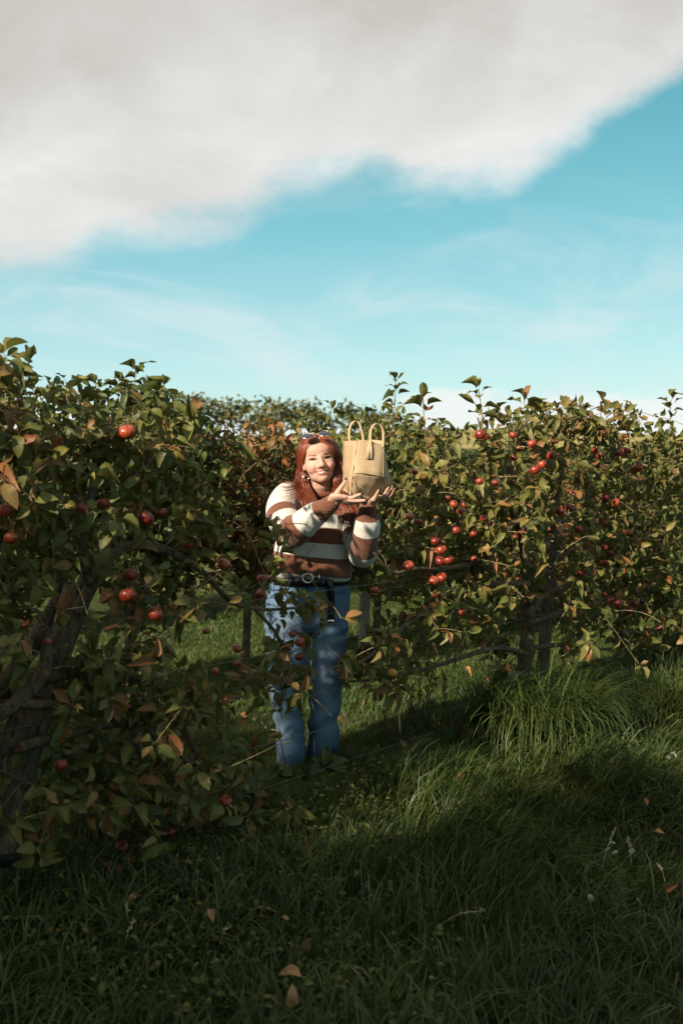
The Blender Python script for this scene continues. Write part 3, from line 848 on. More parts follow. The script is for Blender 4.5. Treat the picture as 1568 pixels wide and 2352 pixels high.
# ------------------------------------------------------------------ second row
ROW2 = 'apple trees of the second row'
def limbs_for(px, c, top, bottom_r=.034, spread=1.0):
    b = on_row(px, 1300, c); y = b[1]; gpx = lambda z: 1020 + (1.6 - z) * F / y
    s = spread * 2287 / y
    return [([(px, gpx(0)), (px + 8, gpx(.5)), (px, gpx(.9)), (px + 5, top + 60)], bottom_r, .012, .0),
            ([(px, gpx(.6)), (px - .25 * s, gpx(.8)), (px - .5 * s, gpx(1.1))], .02, .005, .0), ([(px, gpx(.6)), (px + .25 * s, gpx(.8)), (px + .5 * s, gpx(1.1))], .02, .005, .0),
            ([(px, gpx(.9)), (px - .2 * s, gpx(1.3)), (px - .3 * s, top + 50)], .018, .005, .0), ([(px, gpx(.9)), (px + .2 * s, gpx(1.3)), (px + .3 * s, top + 50)], .018, .005, .0)]
apple_tree('dense dark green apple tree with tall leading shoots behind the leaning tree', ROW2, 7.3,
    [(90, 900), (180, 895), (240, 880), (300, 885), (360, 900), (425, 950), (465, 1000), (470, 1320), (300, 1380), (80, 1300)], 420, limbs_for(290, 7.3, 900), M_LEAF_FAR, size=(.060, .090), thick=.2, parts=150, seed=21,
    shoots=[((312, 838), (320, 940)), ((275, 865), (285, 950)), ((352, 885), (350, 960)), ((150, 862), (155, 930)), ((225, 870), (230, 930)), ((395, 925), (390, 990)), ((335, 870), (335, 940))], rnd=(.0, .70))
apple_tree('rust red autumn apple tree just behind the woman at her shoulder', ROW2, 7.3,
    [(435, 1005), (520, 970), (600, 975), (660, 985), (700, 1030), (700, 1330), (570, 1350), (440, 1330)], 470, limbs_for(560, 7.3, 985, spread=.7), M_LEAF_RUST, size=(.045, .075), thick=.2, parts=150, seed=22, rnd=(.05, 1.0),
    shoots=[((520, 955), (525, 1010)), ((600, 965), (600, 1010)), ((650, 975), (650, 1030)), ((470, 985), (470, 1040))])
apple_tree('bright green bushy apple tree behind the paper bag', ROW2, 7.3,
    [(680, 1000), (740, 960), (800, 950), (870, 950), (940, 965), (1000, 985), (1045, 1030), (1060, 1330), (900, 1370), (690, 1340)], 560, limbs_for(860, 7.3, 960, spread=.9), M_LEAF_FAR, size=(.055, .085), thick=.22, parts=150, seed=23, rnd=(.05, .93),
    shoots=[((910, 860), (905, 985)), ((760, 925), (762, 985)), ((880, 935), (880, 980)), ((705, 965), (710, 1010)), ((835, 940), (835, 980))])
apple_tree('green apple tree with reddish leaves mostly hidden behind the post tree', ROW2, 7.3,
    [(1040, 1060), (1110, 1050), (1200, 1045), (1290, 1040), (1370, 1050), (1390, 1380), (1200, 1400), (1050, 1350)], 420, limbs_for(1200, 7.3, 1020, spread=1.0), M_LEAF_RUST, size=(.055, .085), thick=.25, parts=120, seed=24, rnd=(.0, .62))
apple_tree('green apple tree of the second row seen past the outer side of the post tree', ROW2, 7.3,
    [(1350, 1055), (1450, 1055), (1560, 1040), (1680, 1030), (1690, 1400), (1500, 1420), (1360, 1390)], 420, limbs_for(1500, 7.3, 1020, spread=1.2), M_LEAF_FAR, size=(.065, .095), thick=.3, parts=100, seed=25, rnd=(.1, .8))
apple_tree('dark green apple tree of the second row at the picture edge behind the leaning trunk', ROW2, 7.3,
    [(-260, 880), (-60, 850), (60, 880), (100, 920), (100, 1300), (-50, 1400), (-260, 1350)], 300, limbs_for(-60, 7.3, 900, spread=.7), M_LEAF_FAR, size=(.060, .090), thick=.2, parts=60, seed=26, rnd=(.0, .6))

# ------------------------------------------------------------------ third row: bushes whose lower half shows under the second row
ROW3 = 'apple trees of the third row'
L3 = ['shaded bush far behind the leaning trunk', 'shaded bush past the lawn behind the arching dark branch', 'dark bush past the lawn behind the elbow of the striped sweater', 'dark bush past the lawn behind the hip of the jeans', 'dim bush past the lawn seen under the long lichened branch', 'dim bush past the lawn behind the weathered post', 'dim bush past the lawn beyond the outer post tree branches']
for k, x0 in enumerate([-2.9, -1.9, -0.9, 0.25, 1.7, 3.5, 5.6]):
    wd = 0.62 + 0.13 * k; cx = x0; z1 = 1.62 + 0.05 * math.sin(k * 2.1)
    pz = np.array([(cx - wd, .55), (cx - wd * .95, 1.2), (cx - wd * .6, z1 - .06), (cx, z1), (cx + wd * .6, z1 - .05), (cx + wd * .95, 1.25), (cx + wd, .5), (cx + .3, .35), (cx - .3, .35)])
    yy = 11.0 + cx
    lm = [(np.array([(cx, yy, 0), (cx + .03, yy, .5), (cx, yy, 1.0), (cx + .02, yy, 1.4)]), .05, .01, 0),
          (np.array([(cx, yy, .6), (cx - .4, yy - .4, .8), (cx - .5, yy - .5, 1.1)]), .02, .006, 0), (np.array([(cx, yy, .6), (cx + .4, yy + .4, .85), (cx + .5, yy + .5, 1.2)]), .02, .006, 0)]
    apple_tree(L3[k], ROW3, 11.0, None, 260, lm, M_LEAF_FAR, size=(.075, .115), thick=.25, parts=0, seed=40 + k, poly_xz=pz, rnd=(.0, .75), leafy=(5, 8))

# ------------------------------------------------------------------ tall leafy trees: the distant belt, and unseen trees added behind the camera to shade the near grass
def tall_tree(name, label, group, x, y, h, rad, low, clump, nleaf, matl, seed, lsize):
    r_ = np.random.default_rng(seed); root = empty(name, (x, y, 0), label, 'tree', group); tr = 0.03 + 0.022 * h
    p = resample([(x, y, -.1), (x + .05 * h * r_.normal() * .4, y, h * .35), (x, y, h * .8)], 10); part('trunk', tube(p, np.linspace(tr, tr * .25, 10), 8), M_BARK, root)
    cs = []
    for k in range(clump):
        u = r_.random(); z = low + (h - low) * u; rr = rad * (0.55 + 0.65 * math.sin(math.pi * min(1, u * .95 + .08))) * math.sqrt(r_.random()); ph = r_.random() * 6.28
        cs.append((x + rr * math.cos(ph), y + rr * math.sin(ph), z))
        if k % 3 == 0: part('branch', tube(resample([(x, y, max(.3, z - rr * .8)), (x + rr * .5 * math.cos(ph), y + rr * .5 * math.sin(ph), z - rr * .25), cs[-1]], 6), np.linspace(tr * .3, tr * .06, 6), 5), M_BARK, root)
    cs = np.array(cs); i = r_.integers(0, clump, nleaf); pos = cs[i] + r_.normal(0, 1, (nleaf, 3)) * np.array([1, 1, .75]) * rad * .20
    d = r_.normal(size=(nleaf, 3)); d[:, 2] -= .3; nn = r_.normal(size=(nleaf, 3)) + np.array([0, 0, 1.0])
    v, f, a = leaf_mesh(pos, leaf_frames(d, nn), r_.uniform(.7, 1.2, nleaf) * lsize, r_.beta(1.5, 2, nleaf), CHEAP, r_.integers(0, 3, nleaf))
    part('foliage', (v, f), matl, root, attrs={'leafuv': a}, kind='stuff')


DL = ['distant round tree just over the dark green apple tree', 'distant tree with gaps of sky in its crown over the rusty tree', 'broad distant tree in the middle of the far tree line', 'small thin distant tree over the rusty tree next to the broad one', 'distant tree above the sunglasses on the head', 'last distant tree of the line before the green bushy apple tree', 'distant tree hidden behind the dense green apple tree', 'distant tree far along the line behind the bushy apple tree']
for k, (px, top) in enumerate([(430, 903), (500, 922), (570, 928), (625, 925), (690, 932), (760, 938), (350, 915), (840, 952)]):
    y = 36 + (k % 3) * 1.5; p = at(px, top, y)
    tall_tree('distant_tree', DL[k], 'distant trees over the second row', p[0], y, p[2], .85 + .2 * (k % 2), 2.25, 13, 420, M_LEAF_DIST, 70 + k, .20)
hx, hy = SUN_DIR.x, SUN_DIR.y; hl = math.hypot(hx, hy); hx, hy = hx / hl, hy / hl; tane = SUN_DIR.z / hl
SH = ['shelter tree behind the photographer furthest along the sunny side', 'second shelter tree behind the photographer counted from the sunny side', 'middle shelter tree behind the photographer', 'fourth shelter tree behind the photographer counted from the sunny side', 'shelter tree behind the photographer ending the line on the shady side', 'young shelter tree closing the line behind the photographer', 'slender shelter tree standing alone past the end of the line behind the photographer']
for k in range(7):  # out-of-view trees added for the shade they cast
    H = 4.6 + 0.5 * math.sin(k * 2.3); B = np.array([0.66, 4.28]) + np.array([hx, hy]) * (H / tane) + np.array([-hy, hx]) * (-(k - 2.5) * 1.35)
    tall_tree('shelter_tree', SH[k], 'shelter trees behind the photographer', B[0], B[1], H, .95, .7, 34, 6000 if k < 5 else 3600, M_LEAF_DIST, 90 + k, .16)

# ------------------------------------------------------------------ grass
def blades(name, pos, L, wd, head, lean, rnd, matl, levels=4, parent=None, kind='stuff', roll=None):
    n = len(pos); us = np.linspace(0, 1, levels); V = []; UV = []
    hd = np.stack([np.cos(head), np.sin(head), np.zeros(n)], 1); r2 = head + (1.57 if roll is None else roll)
    side = np.stack([np.cos(r2), np.sin(r2), np.zeros(n)], 1)
    for u in us:
        b = lean * u ** 1.6
        p = pos + hd * (L * np.sin(np.minimum(b, 2.2)) * u * .75)[:, None]; p[:, 2] += L * u * np.cos(np.minimum(b, 2.2) * .78)
        if u == 1: V.append(p)
        else:
            s = side * (wd * (1 - .85 * u ** 2) / 2)[:, None]; V += [p - s, p + s]
    V = np.stack(V, 1); m = V.shape[1]
    q = [[2 * i, 2 * i + 1, 2 * i + 3, 2 * i + 2] for i in range(levels - 2)]; o = (np.arange(n) * m)[:, None, None]
    Q = (np.array(q)[None] + o).reshape(-1, 4) if q else None; T = (np.array([[2 * levels - 4, 2 * levels - 3, 2 * levels - 2]])[None] + o).reshape(-1, 3)
    uu = np.array(sum([[u, u] for u in us[:-1]], []) + [1.0]); vv = np.array([-1, 1] * (levels - 1) + [0.0])
    A = np.stack([np.broadcast_to(uu, (n, m)), np.broadcast_to(vv, (n, m)), np.broadcast_to(rnd[:, None], (n, m))], 2).reshape(-1, 3)
    fs = [Q, T] if Q is not None else [T]
    if parent is not None: return part(name, (V.reshape(-1, 3), fs), matl, parent, attrs={'leafuv': A}, kind=kind)
    o = link(name, mesh_from(name, V.reshape(-1, 3), fs, matl, True, {'leafuv': A})); o['kind'] = kind; return o


def field(x, y, f, seed):
    return vnoise(np.stack([x, y, np.zeros_like(x)], 1), f, seed)


def sow(n, x0, x1, y0, y1, cond):
    xs, ys = rng.uniform(x0, x1, n), rng.uniform(y0, y1, n); k = cond(xs, ys); return xs[k], ys[k]


def grass_patch(name, x, y, lmin, lmax, wd, leanm, matl, levels, seed):
    n = len(x); tc_ = rng.integers(0, max(1, n // 14), n); own = rng.random(n) < .62      # most blades stand in tufts
    first = np.zeros(tc_.max() + 1, dtype=int); first[tc_] = np.arange(n); cx_, cy_ = x[first[tc_]], y[first[tc_]]
    sp = rng.normal(0, .022, (2, n)); x, y = np.where(own, cx_ + sp[0], x), np.where(own, cy_ + sp[1], y); th_ = rng.uniform(-1.5, 1.5, tc_.max() + 1)[tc_] * own; tl_ = np.where(own, rng.uniform(.6, 1.3, tc_.max() + 1)[tc_], 1.0)
    t = 0.5 + 0.5 * field(x, y, 5.0, seed); L = (lmin + (lmax - lmin) * t) * rng.uniform(.5, 1.2, n) * tl_
    L = L * np.where(np.hypot(x - 1.14, y - 5.60) < .62, .45, 1.0)
    L = L * np.where((np.abs(x + .20) < .42) & (y > 3.75) & (y < 4.95), .60, 1.0)
    head = .6 + 2.6 * field(x, y, 2.6, seed + 1) + th_ + rng.normal(0, .8, n)
    lean = np.clip(leanm * (0.55 + .9 * rng.random(n)) + .5 * field(x, y, 3.7, seed + 2), .05, 2.1)
    rn = np.clip(.42 + .35 * field(x, y, 6.0, seed + 3) + rng.normal(0, .17, n), 0, .93); dry = rng.random(n) < .045; rn[dry] = 1.0
    blades(name, np.stack([x, y, gz(x, y) - .012], 1), L, wd * rng.uniform(.6, 1.3, n), head, lean, rn, matl, levels, roll=rng.uniform(0, 6.28, n))


vis = lambda x, y, m=1.0: (np.abs(x) < .36 * y + m)
# long grass before the row, thickest close by
x, y = sow(150000, -2.6, 3.6, 2.1, 7.6, lambda x, y: (y < x + 4.25) & vis(x, y, .9) & (rng.random(len(x)) < np.clip(.95 - .11 * y, .22, 1)))
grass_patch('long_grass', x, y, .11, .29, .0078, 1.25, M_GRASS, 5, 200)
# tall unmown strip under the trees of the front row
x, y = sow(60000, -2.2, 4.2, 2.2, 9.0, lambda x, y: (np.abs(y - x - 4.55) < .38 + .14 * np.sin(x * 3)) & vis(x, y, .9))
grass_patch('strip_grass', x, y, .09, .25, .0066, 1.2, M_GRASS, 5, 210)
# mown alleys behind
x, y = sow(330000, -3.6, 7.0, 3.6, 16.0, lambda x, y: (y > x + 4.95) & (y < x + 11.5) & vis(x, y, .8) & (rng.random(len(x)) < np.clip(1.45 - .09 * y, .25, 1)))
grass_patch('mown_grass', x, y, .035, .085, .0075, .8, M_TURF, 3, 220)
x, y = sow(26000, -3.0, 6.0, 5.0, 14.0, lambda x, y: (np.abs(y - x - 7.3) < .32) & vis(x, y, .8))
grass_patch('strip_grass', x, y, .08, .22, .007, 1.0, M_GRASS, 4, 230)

# clover and small weeds in patches among the grass
x, y = sow(26000, -2.4, 3.4, 2.3, 7.0, lambda x, y: (y < x + 4.4) & vis(x, y, .8) & (field(x, y, 3.4, 260) > .22))
n = len(x); pos = np.stack([x, y, gz(x, y) + rng.uniform(.03, .12, n)], 1); d_ = rng.normal(size=(n, 3)) * np.array([1, 1, .25]); nn_ = rng.normal(0, .3, (n, 3)) + np.array([0, -.2, 1.0])
v, f, a = leaf_mesh(pos, leaf_frames(d_, nn_), rng.uniform(.014, .034, n), np.clip(rng.normal(.45, .2, n), 0, 1), CHEAP, rng.integers(0, 3, n))
o = link('clover', mesh_from('clover', v, f, M_LEAF_FAR, True, {'leafuv': a})); o['kind'] = 'stuff'

# ------------------------------------------------------------------ the woman
def c1(cx, cy, y): return at(564.5 + cx * .24, 940.7 + cy * .24, y)          # detail view of head and bag -> place
foot = on_ground(690, 1790); foot[2] = gz(foot[0], foot[1])
person = empty('person', foot, 'woman in a striped brown and white sweater and blue jeans lifting a paper bag', 'person')

# --- head frame: x to picture right, y forward (towards camera), z up; tilted towards picture left
HC = c1(697, 478, 4.790)
roll, yaw, pit = R(-8.5), R(7), R(-2)
def rotm(ax, a): return np.array(Matrix.Rotation(a, 3, ax))
HR = rotm('Y', roll) @ rotm('Z', yaw) @ rotm('X', pit) @ np.diag([1, -1, 1.0])
HS = 1.05
def hp(x, y, z): return HC + HR @ (np.array([x, y, z]) * HS)
def hl_(P_): return ((np.asarray(P_) - HC) @ HR) / HS       # world -> head frame


def he(c_, r_, seg=22):
    v, f = ellipsoid(c_, r_, seg); return HC + (v * HS) @ HR.T, f
def ht(pts, rad, sides=10):
    v, f = tube(pts, rad, sides, up=(0.1, 0.2, 1)); return HC + (v * HS) @ HR.T, f


headp = [he((0, -.012, .022), (.075, .092, .088), 30), he((0, .022, -.018), (.068, .064, .080), 30), he((0, .028, .040), (.064, .056, .046)),
        he((0, .052, -.084), (.030, .030, .026)), he((0, .034, -.068), (.052, .046, .040), 24), he((.032, .052, -.034), (.031, .029, .032)), he((-.032, .052, -.034), (.031, .029, .032)),
        he((.033, .014, -.064), (.022, .042, .034)), he((-.033, .014, -.064), (.022, .042, .034)), he((0, .050, -.064), (.040, .034, .034)),
        ht([(0, .082, .008), (0, .094, -.012), (0, .106, -.030)], [.0095, .0110, .0135]), he((.0125, .090, -.033), (.0095, .012, .0090)), he((-.0125, .090, -.033), (.0095, .012, .0090)),
        he((0, .081, -.048), (.016, .010, .012)),
        he((.072, -.004, -.016), (.009, .020, .031), 14), he((-.072, -.004, -.016), (.009, .020, .031), 14)]
hv0, hq0, _ = remesh(join(*headp), .0030, 12, .5)
head = [(hv0, hq0.tolist())]
NECK0 = c1(742, 800, 4.855)
neck = tube(resample([hp(0, -.018, -.05), hp(0, -.022, -.10), NECK0, NECK0 + np.array([.0, .02, -.09])], 9), [(.050, .052)] * 3 + [(.050, .055)] * 3 + [(.060, .075)] * 3, 18)

# --- arms and hands (her right arm is at picture left)
SH_L, SH_R = at(662, 1142, 4.885), at(797, 1146, 4.90)
EL_L, EL_R = at(672, 1226, 4.625), at(833, 1272, 4.74)
WR_L, WR_R = at(770, 1150, 4.520), at(846, 1156, 4.580)
def arm(a, b, c_): return tube(resample([a, (a + b) / 2, b, (b + c_) / 2, c_], 14), np.interp(np.linspace(0, 1, 14), [0, .5, .75, 1], [.046, .040, .036, .0245]), 14)
def k3(cx, cy, y): return at(740.1 + cx * .1120, 1078.8 + cy * .1120, y)          # hands detail view


def chain(pts, r0, r1, n=10, sides=10): return tube(resample(pts, n), np.linspace(r0, r1, n), sides)
hands = []
# her right hand (picture left): back of the hand to the camera, thumb up along the bag, fingers across its bottom edge
PL = [WR_L, k3(300, 590, 4.505), k3(400, 590, 4.49)]
hands.append(tube(resample([WR_L, k3(250, 590, 4.512), k3(350, 585, 4.50), k3(470, 590, 4.49)], 9), [(.020, .026), (.022, .029), (.022, .033), (.021, .037), (.020, .040), (.018, .040), (.016, .038), (.014, .034), (.012, .029)], 16, up=(0, -1, .1)))
FL = [([(250, 560), (330, 440), (400, 340), (450, 262), (472, 205)], 4.50, 4.515, .0145, .0072),
      ([(430, 545), (545, 575), (640, 562), (730, 520), (800, 503)], 4.487, 4.462, .0105, .0068),
      ([(430, 590), (560, 632), (690, 640), (800, 635), (895, 628)], 4.487, 4.470, .0102, .0068),
      ([(420, 625), (530, 665), (650, 672), (760, 668), (830, 655)], 4.495, 4.51, .0098, .0065),
      ([(390, 655), (480, 695), (580, 705), (660, 700)], 4.505, 4.53, .0088, .006)]
for pts, y0, y1, r0, r1 in FL: hands.append(chain([k3(x, y, y0 + (y1 - y0) * i / (len(pts) - 1)) for i, (x, y) in enumerate(pts)], r0, r1, 12))
# her left hand (picture right): palm under the bag, fingers curling up round its outer corner
hands.append(tube(resample([WR_R, k3(1000, 640, 4.575), k3(1080, 590, 4.565), k3(1190, 575, 4.565)], 8), [(.021, .025), (.022, .030), (.022, .034), (.021, .036), (.019, .036), (.017, .034), (.015, .032), (.012, .028)], 16, up=(.3, -.3, -1)))
FR = [([(1060, 610), (1100, 545), (1130, 480), (1160, 425)], 4.535, 4.492, .0125, .0070),
      ([(1170, 570), (1250, 550), (1300, 470), (1330, 410), (1365, 375)], 4.545, 4.512, .0102, .0068),
      ([(1190, 575), (1310, 560), (1380, 480), (1410, 420), (1440, 350)], 4.570, 4.530, .0102, .0066),
      ([(1190, 575), (1340, 570), (1430, 500), (1460, 450), (1490, 405)], 4.600, 4.555, .0092, .0060)]
for pts, y0, y1, r0, r1 in FR: hands.append(chain([k3(x, y, y0 + (y1 - y0) * i / (len(pts) - 1)) for i, (x, y) in enumerate(pts)], r0, r1, 12))

HIP = at(708, 1380, 4.87)
torso = tube(resample([NECK0 + np.array([0, .03, -.06]), at(728, 1180, 4.92), at(718, 1270, 4.90), HIP], 10), np.interp(np.linspace(0, 1, 10), [0, .2, .6, 1], [.075, .125, .115, .13]), 18)
sho = tube([SH_L, at(730, 1136, 4.91), SH_R], .05, 14)
LEGC = {'l': [(657, 1420, 4.86), (658, 1560, 4.83), (662, 1690, 4.85), (664, 1772, 4.83)], 'r': [(752, 1420, 4.88), (748, 1560, 4.87), (744, 1690, 4.93), (738, 1752, 4.95)]}
legs = [tube(resample([at(*p) for p in LEGC[s]], 12), np.linspace(.085, .045, 12), 14) for s in 'lr']
bv, bq, bn = remesh(join(*head, neck, torso, sho, arm(SH_L, EL_L, WR_L), arm(SH_R, EL_R, WR_R), *legs, *hands), .0034, 4, .5)
# sockets, cheek folds, nostrils and lips worked into the fused face
L = hl_(bv); front = (L[:, 1] > .02) & (np.abs(L[:, 0]) < .1) & (np.abs(L[:, 2]) < .13)
def dent(cx, cz, sx_, sz_, amt):
    g = np.exp(-((L[:, 0] - cx) / sx_) ** 2 - ((L[:, 2] - cz) / sz_) ** 2) * front
    return g * amt
dy = -dent(.031, .002, .016, .010, .0050) - dent(-.031, .002, .016, .010, .0050) + dent(.030, .019, .022, .006, .0030) + dent(-.030, .019, .022, .006, .0030)
dy += -dent(.027, -.046, .004, .012, .0030) - dent(-.027, -.046, .004, .012, .0030) + dent(.040, -.032, .014, .012, .0035) + dent(-.040, -.032, .014, .012, .0035)
dy += -dent(.0065, -.041, .004, .0025, .0050) - dent(-.0065, -.041, .004, .0025, .0050)
mz = -.061 + 5.5 * L[:, 0] ** 2                                            # smile line
inl = (np.abs(L[:, 0]) < .029) & front
dy += inl * (-np.exp(-((L[:, 2] - mz) / .0035) ** 2) * .0060 * (1 - (L[:, 0] / .030) ** 2).clip(0) + np.exp(-((L[:, 2] - mz - .0075) / .0035) ** 2) * .0022 + np.exp(-((L[:, 2] - mz + .0080) / .004) ** 2) * .0032 * (1 - (L[:, 0] / .026) ** 2).clip(0))
dy += -dent(0, -.077, .018, .004, .0030)
bv = bv + np.outer(dy * HS, HR[:, 1])
L = hl_(bv)
skin = np.tile(np.array([.455, .265, .195]), (len(bv), 1)) * (1 + .05 * vnoise(bv, 90, 5))[:, None]
hx_ = np.abs(L[:, 0])
def tint(colr, g): return skin * (1 - g[:, None]) + np.array(colr) * g[:, None]
skin = tint((.66, .27, .19), .55 * np.exp(-((hx_ - .042) / .020) ** 2 - ((L[:, 2] + .033) / .018) ** 2) * (L[:, 1] > .02))
skin = tint((.60, .25, .17), .35 * np.exp(-((hx_) / .012) ** 2 - ((L[:, 2] + .034) / .010) ** 2) * (L[:, 1] > .05))
mz = -.061 + 5.5 * L[:, 0] ** 2; lipw = (1 - (L[:, 0] / .034) ** 2).clip(0) ** .6
dz = L[:, 2] - mz
lips = ((dz > -.0125 * lipw) & (dz < .0100 * lipw * (1 - .25 * np.exp(-(L[:, 0] / .004) ** 2))) & (L[:, 1] > .05)).astype(float)
skin = tint((.46, .13, .10), .78 * lips)
skin = tint((.30, .13, .08), .55 * np.exp(-((hx_ - .031) / .017) ** 2 - ((L[:, 2] - .006) / .0045) ** 2) * (L[:, 1] > .03))
skin = tint((.10, .03, .02), .85 * (np.exp(-((hx_ - .0065) / .0030) ** 2 - ((L[:, 2] + .0415) / .0020) ** 2)) * (L[:, 1] > .05))
ms, s_ = mat('skin'); ca = s_.attr('skin')
b_ = s_.n('ShaderNodeBsdfPrincipled'); o_ = s_.n('ShaderNodeOutputMaterial')
s_.set(b_.inputs['Base Color'], ca.outputs['Color']); b_.inputs['Roughness'].default_value = .62; b_.inputs['Specular IOR Level'].default_value = .25
b_.inputs['Subsurface Weight'].default_value = .12; b_.inputs['Subsurface Radius'].default_value = (.012, .005, .003); b_.inputs['Subsurface Scale'].default_value = .5
s_.t.links.new(b_.outputs[0], o_.inputs[0])
part('body', (bv, bq), ms, person, attrs={'skin': np.c_[skin, np.ones(len(skin))]})


def surf_y(x, z):
    """forward distance of the face surface at head coordinates x, z"""
    k = (np.abs(L[:, 0] - x) < .0035) & (np.abs(L[:, 2] - z) < .0035) & (L[:, 1] > .02)
    return L[k, 1].mean() if k.any() else .08


def face_patch(name, outline, m, lift, parent=person, thick=.0008):
    """small thin piece lying on the face; outline: list of (x, z_low, z_high)"""
    V, Fs = [], []
    for x, a, b in outline:
        for z in (a, (a + b) / 2, b): V.append(hp(x, surf_y(x, z) + lift, z))
        for z in (a, (a + b) / 2, b): V.append(hp(x, surf_y(x, z) + lift - thick - .002, z))
    n = len(outline)
    for i in range(n - 1):
        a, b = i * 6, (i + 1) * 6
        Fs += [[a, a + 1, b + 1, b], [a + 1, a + 2, b + 2, b + 1], [a + 3, b + 3, b + 4, a + 4], [a + 4, b + 4, b + 5, a + 5], [a + 2, a + 5, b + 5, b + 2], [a, b, b + 3, a + 3]]
    return part(name, (V, Fs), m, parent)


M_EYEW = plain('eye white', (.20, .17, .15), .7, .1, var=.03)
M_IRIS = plain('dark iris', (.020, .013, .010), .6, .15, var=.1)
M_LASH = plain('lash and lid line', (.030, .014, .010), .7, .2)
M_BROW = plain('brown eyebrow hair', (.19, .085, .048), .8, .2, var=.3, scale=300)
M_TEETH = plain('teeth', (.62, .57, .50), .3, .5, var=.05, scale=200)
M_MOUTH = plain('mouth shadow', (.09, .022, .018), .7, .1)
for s in (-1, 1):
    cx = .0330 * s
    xs = np.linspace(-.0150, .0150, 9)
    lid = lambda x, k: .0014 + k * (.0050 if k > 0 else .0034) * max(0, 1 - (x / .0155) ** 2) ** .7 + x * s * .05
    face_patch('eye', [(cx + x, lid(x, -1), lid(x, 1)) for x in xs], M_EYEW, .0010)
    face_patch('iris', [(cx + x, lid(x, -.8), lid(x, 1)) for x in np.linspace(-.0078, .0078, 7)], M_IRIS, .0030)
    face_patch('eyelashes', [(cx + x + .001 * s, lid(x, 1) - .0018, lid(x, 1) + .0024 + .0008 * max(0, x * s / .014)) for x in np.linspace(-.0165, .0180, 9)], M_LASH, .0036)
    face_patch('eyebrow', [(cx + x * s, .0185 + .0040 * math.sin((x + .02) / .042 * 2.4) - w_, .0185 + .0040 * math.sin((x + .02) / .042 * 2.4) + w_) for x, w_ in zip(np.linspace(-.017, .021, 9), [.0022, .0029, .0029, .0028, .0026, .0022, .0018, .0013, .0006])], M_BROW, .0012)
sm = lambda x: -.061 + 5.5 * x * x
face_patch('mouth', [(x, sm(x) - .0060 * max(.12, 1 - (x / .029) ** 2), sm(x) + .0042 * max(.15, 1 - (x / .031) ** 2)) for x in np.linspace(-.028, .028, 15)], M_MOUTH, .0016)
face_patch('teeth', [(x, sm(x) - .0040 * max(.1, 1 - (x / .023) ** 2), sm(x) + .0034 * max(.15, 1 - (x / .027) ** 2)) for x in np.linspace(-.0225, .0225, 13)], M_TEETH, .0030)

M_NAIL = plain('dark polished nail', (.022, .008, .012), .15, .6, var=.1)
def nail(tip, prev, back, w_=.0062, ln=.020):
    t = norm(np.array(tip) - np.array(prev)); b = norm(back - t * (back @ t)); s = np.cross(t, b); c_ = np.array(tip) + t * .004 + b * .0055
    rot = np.stack([s, t, b], 1); v, f = ellipsoid((0, 0, 0), (w_, ln * .5, .0022), 10); part('nail', (v @ rot.T + c_, f), M_NAIL, person)
CAMV = np.array([0, -1, .05])
for (pts, y0, y1, _, _), bk in zip(FL[:3], [np.array([.25, -1, .1]), np.array([.5, -.8, .35]), np.array([.6, -.7, .3])]): nail(k3(*pts[-1], y1), k3(*pts[-2], y1), bk)
for (pts, y0, y1, _, _), bk in zip(FR, [np.array([.6, -.8, .1]), np.array([.55, -.75, .2]), np.array([.6, -.7, .2]), np.array([.7, -.6, .2])]): nail(k3(*pts[-1], y1), k3(*pts[-2], y1), bk)
M_SILVER = plain('silver', (.75, .70, .64), .22, .6, metallic=1.0, var=.05)
M_GOLD = plain('pale gold', (.80, .62, .38), .25, .6, metallic=1.0, var=.05)


def torus(c_, nrm, R_, r_, seg=20, sides=7, sx_=1.0, up=None):
    nrm = norm(np.array(nrm, dtype=float)); a = norm(np.cross(nrm, (0, 0, 1) if up is None else up)); b = np.cross(nrm, a); V = []
    for i in range(seg):
        t = 2 * math.pi * i / seg; d_ = math.cos(t) * a * sx_ + math.sin(t) * b
        for j in range(sides):
            p = 2 * math.pi * j / sides; V.append(np.array(c_) + d_ * R_ + norm(d_) * r_ * math.cos(p) + nrm * r_ * math.sin(p))
    return np.array(V), [[i * sides + j, ((i + 1) % seg) * sides + j, ((i + 1) % seg) * sides + (j + 1) % sides, i * sides + (j + 1) % sides] for i in range(seg) for j in range(sides)]


part('ring', torus(k3(515, 578, 4.487), k3(640, 562, 4.48) - k3(430, 560, 4.487), .0112, .0016), M_SILVER, person)
part('ring', torus(k3(600, 640, 4.487), k3(690, 640, 4.48) - k3(560, 632, 4.487), .0108, .0016), M_GOLD, person)
part('ring', torus(k3(1215, 563, 4.548), k3(1290, 520, 4.54) - k3(1190, 570, 4.545), .0110, .0015), M_GOLD, person)
part('earring', torus(hp(-.072, .016, -.073), norm(HR @ np.array([.35, 1, 0])), .0135, .0020), M_SILVER, person)
part('ear_stud', he((-.077, .012, -.012), (.0022, .0022, .0022), 8), M_SILVER, person)

